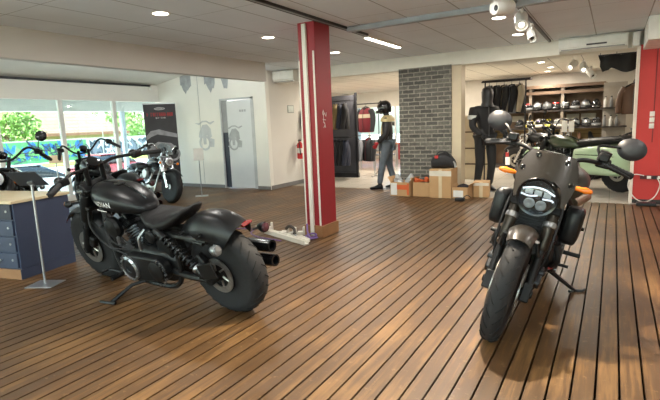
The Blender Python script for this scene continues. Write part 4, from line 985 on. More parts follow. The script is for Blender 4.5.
for k, (xc, w_, h_) in enumerate(((-9.05, .36, .3), (-8.25, .34, .36), (-7.78, .22, .3))):
    n = 7; P = [(xc-w_/2, 2.78)]+[(xc-w_/2+w_*i/n+r.uniform(-.02, .02), 2.5-(h_-.12)*math.sin(math.pi*i/n)+r.uniform(-.05, .1)) for i in range(n+1)]+[(xc+w_/2, 2.78)]
    MB().prism(P, (0, YB-.004, 0), (1, 0, 0), (0, 0, 1), -.002).build('leaf_print', vin2, wb, smooth=False)
MB().b2((-8.66, YB-.006, .1), (-8.654, YB-.001, 2.9)).build('panel_joint', vin2, wb)
frm = mat('door_frame_grey', (186, 188, 188), .5)
d1 = struct(MB().b2((-7.80, YB+.02, .02), (-7.06, YB+.06, 2.04)).build('door_1', mat('door_grey_white', (214, 216, 216), .45, var=.04, scale=2), bevel=.003))
ghost(-7.62, 1.22, .5, vin2, d1, 'motorcycle_print', YB+.016)
MB().b2((-7.99, YB-.012, .02), (-7.965, YB+.05, 2.1)).b2((-7.06, YB-.012, .02), (-6.98, YB+.05, 2.1)).b2((-7.99, YB-.012, 2.06), (-6.98, YB+.05, 2.1)).build('door_frame', frm, d1, bevel=.003)
MB().b2((-7.965, YB+.03, .02), (-7.80, YB+.05, 1.32)).build('door_gap_panel', mat('navy_gap', (30, 36, 54), .5), d1)
MB().b2((-7.965, YB+.03, 1.32), (-7.80, YB+.05, 2.06)).build('door_gap_upper', mat('gap_grey', (150, 152, 152), .6), d1)
MB().cyl((-7.77, YB+.02, 1.0), (-7.77, YB-.03, 1.0), .012).tube([(-7.77, YB-.03, 1.0), (-7.68, YB-.032, 1.0)], .009, 8, 0).build('door_handle', pole, d1)
for k in range(3): MB().b2((-7.42+.07*k, YB+.014, 1.78), (-7.37+.07*k, YB+.019, 1.83)).build('door_lettering', vin2, d1)
# security camera by the blind rail
sc_ = tag(MB().lathe((-9.97, 8.25, 2.47), (.75, -.6, -.2), [(.002, -.03), (.035, -.03), (.035, .07), (.03, .08), (.025, .07), (.002, .07)], 18).build('security_camera', metalw), 'small white security camera at the right end of the blind rail', 'camera')
MB().tube([(-9.97, 8.25, 2.47), (-10.0, 8.28, 2.53), (-10.02, 8.3, 2.56)], .012, 8).build('bracket', metalw, sc_)
# ceiling track, strip light and channel
trk = mat('track_grey', (116, 116, 116), .5)
tr = tag(MB().b2((-3.06, 3.0, 2.612), (-2.985, 6.25, 2.64)).build('light_track', darkm), 'dark ceiling track running over the red column', 'ceiling track')
MB().b2((-3.02, 3.0, 2.606), (-3.0, 6.25, 2.615)).build('slot', mat('slot_grey', (150, 150, 150), .4), tr)
fl = thing('strip_light', 'thin lit strip light on the ceiling behind the red column', 'ceiling light', (-3.08, 6.98, 2.64))
MB().b2((-.05, -.62, -.03), (.05, .62, 0)).build('housing', trimw, fl, bevel=.004)
MB().b2((-.03, -.6, -.038), (.03, .6, -.03)).build('diffuser', glow, fl)
lamp_area((-3.08, 7.1, 2.59), 10, .06, shape='RECTANGLE', sy=1.5)
ch = tag(MB().b2((-3.0, 5.63, 2.58), (3.3, 5.72, 2.64)).build('ceiling_channel', mat('channel_grey', (158, 162, 166), .45, .3), bevel=.004), 'grey metal channel crossing the ceiling from the dark track', 'ceiling channel')
tr2 = tag(MB().b2((-.98, 4.2, 2.61), (-.94, 8.9, 2.64)).build('spotlight_track', trk), 'slim ceiling track carrying three white spotlights', 'ceiling track')
wsp = mat('spotlight_white', (232, 230, 224), .4)
def spotlight(label, p, d, s, lit, grp, e=0):
    p = V(p); d = V(d).normalized(); t = thing('spotlight', label, 'spotlight', p+V((0, 0, .13)), group=grp); L = V((0, 0, -.13))
    MB().box((0, 0, -.01), (.035, .12, .03)).cyl((0, 0, -.02), (0, 0, -.1), .012).build('mount', wsp, t, bevel=.003)
    b = MB(); b.lathe(L, d, [(.002, -.1*s), (.05*s, -.1*s), (.06*s, -.085*s), (.06*s, .09*s), (.055*s, .1*s), (.048*s, .085*s), (.002, .07*s)], 24); b.build('lamp_head', wsp, t)
    MB().lathe(L+d*.072*s, d, [(.047*s, 0), (.03*s, .006), (.002, .008)], 22).build('lens', glow if lit else mat('lens_dark', (70, 70, 72), .2), t)
    if e:
        l = bpy.data.lights.new('spot', 'SPOT'); l.energy = e; l.spot_size = rad(75); l.spot_blend = .5; l.shadow_soft_size = .05; l.color = (1, .88, .72)
        o = bpy.data.objects.new('spot_light', l); COL.objects.link(o); o.location = p+d*.13*s; o.rotation_euler = d.to_track_quat('-Z', 'Y').to_euler()
spotlight('white track spotlight nearest the grey channel, turned aside', (-1.0, 5.2, 2.5), (-.5, -.7, -.1), 1.15, False, 'track spotlights')
spotlight('lit white track spotlight, middle one of the three', (-.95, 6.0, 2.49), (.45, -2.3, -1.75), 1.2, True, 'track spotlights', 90)
spotlight('small white track spotlight nearest the air conditioner', (-.97, 6.95, 2.47), (.2, -.6, -.75), .9, False, 'track spotlights')
spotlight('back shop spotlight pointing left above the helmet shelves', (-.74, 10.8, 2.38), (-.4, -.75, -.5), 1.1, True, 'back shop spotlights', 25)
spotlight('back shop spotlight in the middle of three above the helmet shelves', (-.55, 10.8, 2.32), (.1, -.8, -.6), 1.1, True, 'back shop spotlights', 25)
spotlight('back shop spotlight hanging lowest above the helmet shelves', (-.42, 10.9, 2.2), (.5, -.5, -.6), 1., False, 'back shop spotlights')
# air conditioners and white boxes
ac = thing('air_conditioner', 'white wall air conditioner on the header right of the spotlights', 'air conditioner', (-.34, 9.0, 2.40))
MB().loft([[V((x, y, z)) for y, z in ((0, .0), (-.17, .03), (-.2, .08), (-.2, .2), (-.16, .235), (0, .235))] for x in (-.48, .48)]).build('casing', mat('ac_white', (232, 230, 222), .45), ac, bevel=.008, smooth=False)
MB().b2((-.44, -.19, .035), (.44, -.12, .05)).build('louver', mat('ac_louver_grey', (150, 148, 142), .5), ac)  # louver strip in a darker grey than the casing
MB().b2((-.08, -.206, .085), (.2, -.2, .11)).build('display', mat('ac_dark', (60, 60, 62), .3), ac)
ac2 = thing('air_conditioner', 'white wall unit at the left end of the header beside the red column', 'air conditioner', (-6.30, 9.0, 2.36))
MB().loft([[V((x, y, z)) for y, z in ((0, .0), (-.18, .02), (-.22, .08), (-.22, .24), (-.18, .27), (0, .27))] for x in (-.28, .28)]).build('casing', mat('ac_white', (0, 0, 0)), ac2, bevel=.008, smooth=False)
MB().b2((-.25, -.2, .02), (.25, -.12, .035)).build('louver', mat('ac_louver_grey', (0, 0, 0)), ac2)
tag(MB().b2((.20, 8.74, 2.40), (.29, 9.0, 2.6)).build('junction_box', mat('ac_white', (0, 0, 0)), bevel=.006), 'narrow white box between the air conditioner and the red wall', 'box')
tag(MB().b2((.34, 7.7, 2.34), (.95, 8.84, 2.64)).build('ceiling_box', mat('ac_white', (0, 0, 0)), bevel=.006), 'white boxed duct at the top right corner over the red wall', 'box')
# sockets and cable on the red wall
swm = mat('socket_white', (234, 228, 220), .4)
for i, z in enumerate((1.2, 1.29, 1.38)):
    w_ = tag(MB().b2((.475, 8.842, z-.038), (.54, 8.86, z+.038)).build('light_switch', swm, bevel=.004), '%s white switch plate of three in a column on the red wall' % ['lowest', 'middle', 'topmost'][i], 'switch', 'switches on the red wall')
    MB().b2((.487, 8.835, z-.025), (.528, 8.843, z+.025)).build('rocker', swm, w_, bevel=.003)
so1 = thing('socket_strip', 'dark strip with white sockets low on the red wall', 'socket', (.56, 8.86, .41))
MB().b2((-.16, -.03, -.03), (.22, 0, .03)).build('casing', mat('socket_dark', (90, 30, 30), .5), so1, bevel=.004)
for k in range(3): MB().b2((-.07+.07*k, -.038, -.022), (-.015+.07*k, -.028, .022)).build('outlet', swm if k != 1 else mat('plug_dark', (50, 46, 46), .5), so1, bevel=.004)
tag(MB().tube([(.62, 8.81, .41), (.66, 8.78, .3), (.6, 8.76, .12), (.47, 8.72, .04), (.34, 8.72, .1), (.25, 8.74, .26), (.27, 8.76, .42), (.34, 8.78, .46), (.45, 8.8, .44)], .008, 8).build('power_cable', mat('cable_white', (228, 220, 210), .5)), 'white power cable looping from the sockets down to the floor', 'cable')
pa = tag(MB().b2((.36, 8.55, 0), (.62, 8.7, .05)).build('power_adapter', mat('adapter_black', (26, 26, 28), .5), bevel=.01), 'black power block on the boards below the red wall sockets', 'power adapter')
MB().tube([(.6, 8.62, .03), (.7, 8.7, .02), (.8, 8.8, .02)], .006, 6).build('lead', mat('adapter_black', (0, 0, 0)), pa)
# offcuts of cable trunking beside the column
tw_ = mat('trunking_white', (0, 0, 0))
def stick(label, p0, p1, w_, h_, n='trunking_offcut'):
    p0 = V(p0); p1 = V(p1); d = (p1-p0).normalized(); sd_ = V((-d.y, d.x, 0))*w_/2; up_ = V((0, 0, h_)); b = MB()
    b.loft([[p-sd_, p+sd_, p+sd_+up_, p+sd_*.7+up_, p+sd_*.7+up_*.25, p-sd_*.7+up_*.25, p-sd_*.7+up_, p-sd_+up_] for p in (p0, p1)])
    return tag(b.build(n, tw_, smooth=False, bevel=.002), label, 'cable trunking', 'offcuts by the column')
stick('longest white trunking offcut lying beside the red column', (-3.98, 4.98, 0.0), (-3.10, 4.63, 0.0), .07, .06)
stick('white trunking offcut crossing the far end of the longest one', (-4.12, 5.06, 0.062), (-3.86, 4.86, .062), .06, .035)
stick('short white trunking offcut nearest the column base', (-3.42, 4.92, 0), (-3.16, 4.76, 0), .05, .04)
r = random.Random(4)
for i, (x, y, l) in enumerate([(-4.05, 5.14, 'white plastic elbow standing behind the crossing offcut'), (-3.68, 5.0, 'white plastic elbow behind the middle of the longest offcut'), (-3.55, 4.98, 'white plastic elbow in the middle of the offcut pile'), (-3.46, 5.06, 'white plastic elbow against the column plinth')]):
    b = MB(Mx.Translation(V((x, y, 0))) @ Mx.Rotation(r.uniform(0, 3), 4, 'Z')); b.b2((-.05, -.03, 0), (.05, .03, .05)); b.b2((.02, -.03, 0), (.05, .03, .11)); b.cyl((-.05, 0, .025), (-.09, 0, .02), .018)
    tag(b.build('plastic_elbow', tw_, bevel=.006), l, 'plastic fitting', 'fittings by the column')
b = MB(); b.tube([(-3.62, 4.93, .09), (-3.58, 4.96, .13), (-3.5, 4.95, .1), (-3.46, 4.9, .05)], .02, 8); o = tag(b.build('hand_tool', mat('tool_dark', (54, 46, 40), .6)), 'dark tool lying on the offcut pile beside the column', 'tool')
MB().tube([(-3.46, 4.9, .05), (-3.4, 4.85, .03)], .006, 6, 0).build('tool_tip', pole, o)
pv = mat('cable_purple', (112, 84, 140), .5)
tag(MB().tube([(-3.3, 4.96, .18), (-3.27, 4.92, .08), (-3.2, 4.87, .03), (-3.15, 4.93, .05), (-3.22, 4.97, .06), (-3.28, 4.9, .04), (-3.2, 4.84, .02), (-3.12, 4.9, .03), (-3.2, 4.95, .02)], .012, 7).build('cable_coil', pv), 'purple cable bunched at the foot of the red column', 'cable')
tag(MB().tube([(-4.6, 5.0, .008), (-4.3, 5.08, .008), (-4.15, 4.86, .008), (-3.9, 4.72, .008), (-3.7, 4.7, .008), (-3.5, 4.66, .008)], .007, 6).build('loose_cable', pv), 'thin purple cable trailing over the boards from the offcuts', 'cable')
o = tag(MB().loft([sring((-2.33+.05*i, 8.23+.015*i, .03), (0, 1, 0), (0, 0, 1), w_, .03, 12, 4) for i, w_ in enumerate((.03, .05, .05, .035))]).build('black_case', mat('adapter_black', (0, 0, 0))), 'small black case lying on the boards before the cardboard boxes', 'case')
MB().tube([(-2.2, 8.27, .06), (-2.14, 8.29, .1), (-2.08, 8.3, .06)], .008, 6).build('strap', mat('adapter_black', (0, 0, 0)), o)
# ================================================================ cardboard boxes at the brick pier
tape = mat('packing_tape', (206, 186, 150), .35); labm = mat('box_label', (222, 220, 214), .6)
def carton(label, x, y, w_, d_, h_, rz=0, open_=True, lab=None, white_=False):
    t = thing('cardboard_box', label, 'cardboard box', (x, y, 0 if y > 9.4 else 0), rz, 'cardboard boxes at the brick pier')
    m = cardm; k = .006
    if open_:
        b = MB(); b.b2((-w_/2, -d_/2, 0), (w_/2, d_/2, k)); b.b2((-w_/2, -d_/2, 0), (w_/2, -d_/2+k, h_)); b.b2((-w_/2, d_/2-k, 0), (w_/2, d_/2, h_)); b.b2((-w_/2, -d_/2, 0), (-w_/2+k, d_/2, h_)); b.b2((w_/2-k, -d_/2, 0), (w_/2, d_/2, h_))
        b.build('carton', m, t, smooth=False)
        for s in (-1, 1):
            MB(Mx.Translation(V((s*w_/2, 0, h_))) @ Mx.Rotation(s*rad(35), 4, 'Y')).b2((-k/2, -d_/2+.01, 0), (k/2, d_/2-.01, w_*.28)).build('flap', m, t)
    else:
        MB().b2((-w_/2, -d_/2, 0), (w_/2, d_/2, h_)).build('carton', m, t, bevel=.004)
        MB().b2((-.03, -d_/2-.002, h_*.0), (.03, -d_/2, h_)).build('tape', tape, t)
        MB().b2((-w_/2, -d_/2-.0025, h_*.76), (w_/2, -d_/2, h_*.94)).build('clear_tape', mat('shiny_tape', (214, 206, 190), .2), t)
    if lab:
        for (a0, c0, a1, c1, mm_) in lab: MB().b2((a0, -d_/2-.003, c0), (a1, -d_/2, c1)).build('label', mm_, t)
    return t
orm = mat('orange_print', (206, 96, 48), .6)
carton('cardboard box with white and orange label holding clear plastic bags, nearest the sporty mannequin', -3.46, 8.66, .40, .36, .27, rad(-4), True, [(-.19, .02, -.06, .25, labm), (-.06, .13, .16, .22, orm), (.15, .03, .19, .25, orm)])
carton('plain open cardboard box with orange things inside, second from the left', -3.07, 8.70, .34, .32, .27, rad(3), True)
carton('tallest cardboard box, taped shut, with a black bag on it', -2.68, 8.68, .41, .40, .53, 0, False)
carton('low open cardboard box with a white label right of the tallest one', -2.31, 8.66, .29, .36, .21, rad(-3), True, [(-.12, .03, .06, .15, labm)])
carton('cardboard box at the right end, behind the low labelled one', -2.03, 8.90, .27, .32, .28, rad(8), False)
plb = glass_mat('plastic_film', (226, 228, 228), .25)
r = random.Random(2)
for i, (x, y, l) in enumerate([(-3.53, 8.64, 'crumpled clear plastic bag sticking out at the left of the labelled box'), (-3.36, 8.68, 'crumpled clear plastic bag leaning out at the right of the labelled box')]):
    b = MB(); n = 9; rings = []
    for k in range(8):
        a = k/7; rr = .085*math.sin(math.pi*(.12+.8*a))
        rings.append([V((x+(.05 if i else -.06)*a+rr*math.cos(6.283*j/n)*r.uniform(.7, 1.3), y+rr*math.sin(6.283*j/n)*r.uniform(.7, 1.2), .14+.28*a)) for j in range(n)])
    b.loft(rings); tag(b.build('plastic_bag', mat('clear_bag_white', (206, 208, 206), .25, trans=.3), ang=20), l, 'plastic bag')
for i, (x, y, z, l, m) in enumerate([(-3.15, 8.68, .27, 'orange and black shoe at the left in the open box', orm), (-2.98, 8.68, .29, 'orange and black shoe at the right in the open box', orm)]):
    t = thing('shoe', l, 'shoe', (x, y, z-.03), rad(60+30*i))
    MB().loft([sring((a, 0, zz), (0, 1, 0), (0, 0, 1), hw, hh, 14, 2.6) for a, zz, hw, hh in ((-.12, .05, .025, .04), (-.09, .06, .038, .055), (0, .04, .042, .035), (.1, .03, .045, .026), (.14, .025, .02, .015))]).build('upper', m, t)
    MB().loft([sring((a, 0, .01), (0, 1, 0), (0, 0, 1), hw, .014, 14, 3) for a, hw in ((-.13, .025), (-.08, .042), (.05, .048), (.13, .035), (.15, .015))]).build('sole', mat('adapter_black', (0, 0, 0)), t)
bgm = mat('bag_black_nylon', (40, 40, 42), .7, bump=.3, bscale=30)
bgo = thing('holdall_bag', 'black holdall bag slumped on the tallest cardboard box', 'bag', (-2.68, 8.68, .535), rad(6))
MB().loft([sring((x, y, z), (0, 1, .1), (0, -.1, 1), hw, hh, 16, 2.8) for x, y, z, hw, hh in ((-.22, 0, .09, .06, .06), (-.2, 0, .1, .12, .095), (-.1, .01, .13, .14, .125), (.02, 0, .15, .14, .145), (.12, .01, .13, .13, .12), (.2, 0, .08, .1, .075), (.23, 0, .06, .05, .04))]).build('body', bgm, bgo, ang=60)
MB().tube([(-.12, -.1, .2), (-.06, -.13, .3), (.08, -.12, .3), (.14, -.08, .2)], .012, 7).build('strap', bgm, bgo)
MB().b2((-.13, -.16, .19), (-.07, -.13, .24)).build('red_tab', redm, bgo, bevel=.004)
MB().tube([(.16, -.06, .14), (.22, -.1, .1), (.24, -.12, .02)], [.012, .02], 8).build('grey_strap', mat('strap_grey', (150, 150, 148), .6), bgo)
o = tag(MB().loft([sring((-2.4+.05*i, 8.64, .2), (0, 1, 0), (0, 0, 1), .05, h_, 12, 2.5) for i, h_ in enumerate((.02, .045, .06, .05, .02))]).build('rolled_cloth', mat('cloth_dark', (48, 42, 44), .8)), 'dark rolled cloth lying in the low labelled box', 'cloth')
# ================================================================ clothes helpers
def jacket(label, loc, rz, main, accent=None, group=None, s=1., sleeve=None, stripe=None, length=.66, quilt=False):
    t = thing('jacket', label, 'jacket', loc, rz, group); sleeve = sleeve or main
    t.scale = (s, s, s)
    # origin at the hanger hook; front faces -y
    st = [(-.06, .05, .045), (-.1, .12, .06), (-.13, .19, .075), (-.2, .22, .095), (-.35, .225, .11), (-.5, .22, .11), (-length+.03, .225, .11), (-length, .21, .1)]
    MB().loft([sring((0, 0, z), (1, 0, 0), (0, 1, 0), w_, d_+(.012*math.sin(z*70) if quilt else 0), 20, 2.6) for z, w_, d_ in st]).build('torso', main, t, ang=60)
    for sg in (-1, 1):
        MB().tube([(sg*.17, 0, -.13), (sg*.235, 0, -.24), (sg*.27, -.03, -.42), (sg*.27, -.07, -.64)], [.075, .07, .062, .05], 12).build('sleeve', sleeve, t)
    MB().lathe((0, 0, -.085), (0, -.1, 1), [(.075, -.02), (.07, .03), (.06, .035), (.06, -.02)], 18, loop=True).build('collar', accent or main, t)
    MB().tube([(0, 0, .0), (.02, 0, .02), (0, 0, .04), (-.025, 0, .02)], .004, 6).tube([(-.17, 0, -.1), (0, 0, -.03), (.17, 0, -.1)], .01, 6, 2).cyl((0, 0, -.03), (0, 0, 0), .004).build('hanger', mat('hanger_black', (24, 24, 24), .4), t)
    MB().tube([(0, -.078, -.13), (0, -.115, -.3), (0, -.115, -length+.02)], .005, 5).build('zip', accent or mat('zip_grey', (120, 120, 120), .4, .6), t)
    if stripe:
        b = MB(); b.loft([sring((0, 0, z), (1, 0, 0), (0, 1, 0), w_, d_, 20, 2.6) for z, w_, d_ in ((-.22, .228, .1), (-.26, .231, .105), (-.31, .231, .109))]); b.build('chest_stripe', stripe, t)
    return t
cblk = mat('cloth_black', (34, 34, 38), .85); cgry = mat('cloth_grey', (128, 130, 136), .85); cnav = mat('cloth_navy', (40, 44, 60), .85); cred = mat('cloth_maroon', (104, 20, 32), .8); cbrn = mat('leather_brown', (96, 68, 50), .6); cbei = mat('cloth_beige', (176, 162, 140), .85); ctan = mat('cloth_olive_gold', (128, 110, 74), .8)
rackm = mat('rack_dark_steel', (48, 48, 52), .45, .5)
# gondola with two rows of jackets beside the red column
gd = thing('clothes_gondola', 'dark clothes display with two rows of jackets behind the red column', 'clothes rack', (-6.42, 11.0, -.006))
MB().b2((-1.0, .2, .0), (.66, .3, .12)).build('base', rackm, gd)
MB().b2((-.98, .24, .12), (.64, .27, 2.15)).build('back_panel', mat('gondola_panel', (70, 70, 76), .7), gd)
for x in (-1.0, -.18, .64): MB().b2((x-.025, .2, 0), (x+.025, .26, 2.2)).build('post', rackm, gd)
for z in (2.0, 1.08):
    for x in (-.98, -.18, .62): MB().cyl((x, .24, z), (x, -.16, z), .01).build('arm', rackm, gd)
    MB().cyl((-1.0, -.12, z), (.66, -.12, z), .014).build('rail', rackm, gd)
ups = [(cblk, 'black'), (ctan, 'olive gold'), (cnav, 'navy'), (cblk, 'black')]
lows = [(cnav, 'navy'), (cblk, 'black'), (cblk, 'black'), (cnav, 'navy')]
ordn = ['nearest the red column', 'second from the red column', 'third from the red column', 'next to the dark post']
for row, (z, L_) in enumerate(((1.97, ups), (1.05, lows))):
    for i, (m, c) in enumerate(L_):
        jacket('%s jacket on the %s rail of the clothes display, %s' % (c, ['upper', 'lower'][row], ordn[i]), (-6.28+.13*i, 10.82, z), rad(-62), m, group='jackets on the clothes display', quilt=(c[:5] == 'olive'), stripe=cgry if i == 2 else None, s=1.05)
jacket('black jacket hung at the end of the return wall beside the fire extinguisher', (-6.46, 10.12, 1.9), rad(60), cblk, s=.95)
r2 = thing('clothes_rail', 'single clothes rail with a maroon jacket near the far window', 'clothes rack', (-6.08, 12.3, -.006))
for x in (-.45, .45): MB().tube([(x, -.25, .02), (x, 0, .1), (x, 0, 1.2), (x, 0, 1.96)], .014, 8, 0).tube([(x, .25, .02), (x, 0, .1)], .014, 8, 0).build('upright', rackm, r2)
MB().cyl((-.5, 0, 1.95), (.5, 0, 1.95), .014).build('rail', rackm, r2)
jacket('maroon and black jacket with a pale chest stripe on the single rail', (-6.02, 12.3, 1.91), rad(-20), cred, cblk, sleeve=cblk, stripe=cbei, s=1.15)
jacket('grey jacket on the low chrome rail beside the dark clothes display', (-5.98, 11.6, 1.06), rad(-35), cgry, None, s=1.0)
jacket('black jacket with red collar on the low chrome rail, next to the grey one', (-5.62, 11.6, 1.06), rad(-30), cblk, cred, s=1.0)
r3 = thing('low_clothes_rail', 'low chrome rail with short jackets before the far window', 'clothes rack', (-5.8, 11.6, -.006))
for x in (-.3, .35): MB().tube([(x, -.2, .012), (x, 0, .03), (x, 0, 1.07)], .012, 8, 0).tube([(x, .2, .012), (x, 0, .03)], .012, 8, 0).build('upright', pole, r3)
MB().cyl((-.32, 0, 1.09), (.37, 0, 1.09), .012).build('rail', pole, r3)
# desk and chair further back
dk = thing('desk', 'orange brown desk top in front of the far window', 'desk', (-6.9, 14.3, -.006))
MB().b2((-.9, -.35, .7), (.9, .35, .74)).build('tabletop', mat('desk_orange_wood', (186, 110, 66), .5), dk, bevel=.005)
for x, y in ((-.85, -.3), (.85, -.3), (-.85, .3), (.85, .3)): MB().b2((x-.025, y-.025, 0), (x+.025, y+.025, .7)).build('leg', pole, dk)
MB().b2((-.85, .3, .2), (.85, .32, .7)).build('modesty_panel', mat('desk_white', (220, 216, 210), .6), dk)
for i, (x, y, l) in enumerate(((-6.55, 13.4, 'grey chair with chrome legs in front of the orange desk, left one'), (-5.85, 13.2, 'grey chair with chrome legs in front of the orange desk, right one'))):
    c_ = thing('chair', l, 'chair', (x, y, -.006), rad(200-40*i))
    MB().b2((-.22, -.22, .44), (.22, .22, .49)).build('seat', cgry, c_, bevel=.02)
    MB().loft([[V((a, .22+.05*(z-.55), z)) for a in (-.2, .2)]+[V((a, .25+.05*(z-.55), z)) for a in (.2, -.2)] for z in (.58, .75, .92)]).build('backrest', cgry, c_, bevel=.008)
    for a in (-.2, .2):
        for e in (-.2, .2): MB().tube([(a, e, .45), (a*1.1, e*1.15, 0)], .012, 8, 0).build('leg', pole, c_)
        MB().tube([(a, .2, .45), (a, .24, .6)], .012, 8, 0).build('back_support', pole, c_)
# fire extinguisher and wall notice
fe = thing('fire_extinguisher', 'red fire extinguisher hung on the return wall left of the red column', 'fire extinguisher', (-6.50, 9.62, .62))
MB().lathe((0, 0, 0), (0, 0, 1), [(.06, 0), (.075, .015), (.075, .32), (.06, .37), (.025, .4), (.02, .42), (.002, .42)], 22).build('cylinder', mat('extinguisher_red', (196, 26, 30), .3, coat=.4), fe)
MB().box((0, 0, .44), (.03, .1, .03)).box((.0, .02, .47), (.02, .12, .012)).build('valve', blkg, fe)
MB().tube([(0, -.04, .44), (.05, -.1, .38), (.06, -.09, .2), (.06, -.08, .1)], .011, 8).build('hose', rubb, fe)
MB().lathe((0, 0, .14), (0, 0, 1), [(.0758, 0), (.0758, .12)], 22).build('label', labm, fe)
MB().b2((-.1, -.03, .3), (-.07, .03, .34)).build('bracket', pole, fe)
nt_ = tag(MB().b2((-6.62, 9.35, 1.72), (-6.61, 9.6, 1.9)).build('wall_notice', mat('notice_grey', (150, 156, 150), .5), bevel=.002), 'small framed notice on the return wall above the fire extinguisher', 'notice')
MB().b2((-6.611, 9.37, 1.74), (-6.606, 9.58, 1.88)).build('sheet', mat('notice_white', (206, 212, 204), .5), nt_)
# ================================================================ helmets
def helmet_parts(par, m, vm, T=None, chin=True, acc=None):
    # faces +x, centre at the origin, about .25 tall
    T = T or Mx.Identity(4)
    b = MB(T); rings = []
    for i in range(12):
        a = -.115+.235*i/11; f = max(.0, 1-((a-.0)/.128)**2)**.5 if a > 0 else 1-.18*(a/.115)**2
        rx, ry = .132*f+.002, .112*f+.002
        rings.append(sring((-.005*(1-f), 0, a), (1, 0, 0), (0, 1, 0), rx, ry, 22, 2.2))
    b.loft(rings); o = b.build('shell', m, par, ang=70)
    b = MB(T); rows = []
    for i in range(5):
        z = -.02+.085*i/4; a_ = []
        f = max(.0, 1-(max(0, z)/.128)**2)**.5
        for j in range(13):
            t_ = rad(-72+144*j/12); a_.append(V((.139*f*math.cos(t_)+.002, .118*f*math.sin(t_), z)))
        rows.append(a_+[p*.965+V((0, 0, z*.035)) for p in reversed(a_)])
    b.loft(rows); b.build('visor', vm, par, ang=60)
    if chin:
        b = MB(T); b.tube([(.02, .112, -.06), (.09, .09, -.065), (.145, .04, -.068), (.152, 0, -.068), (.145, -.04, -.068), (.09, -.09, -.065), (.02, -.112, -.06)], .032, 10); b.build('chin_bar', m, par)
    if acc:
        b = MB(T); b.loft([sring((-.005*(1-f), 0, a), (1, 0, 0), (0, 1, 0), .132*f+.004, .112*f+.004, 22, 2.2) for a, f in ((.066, .857), (.078, .795), (.088, .726))]); b.build('stripe', acc, par, ang=70)
    b = MB(T); b.box((.07, 0, .112), (.06, .03, .02), Mx.Rotation(rad(35), 4, 'Y')); b.build('vent', vm, par, bevel=.006)
    return o
hblk = mat('helmet_black', (26, 26, 28), .22, coat=.6); hmat_ = mat('helmet_matt_black', (36, 36, 38), .55); hgry = mat('helmet_grey', (108, 110, 112), .3, coat=.4); hwht = mat('helmet_white', (206, 204, 198), .25, coat=.5); hred = mat('helmet_red', (164, 30, 30), .3, coat=.5); hyel = mat('helmet_yellow', (206, 196, 70), .3, coat=.5); hpur = mat('helmet_violet', (92, 84, 130), .3, coat=.5)
vdk = mat('visor_smoke', (20, 22, 26), .08, coat=.5); vsl = mat('visor_silver', (150, 154, 156), .12, .6)
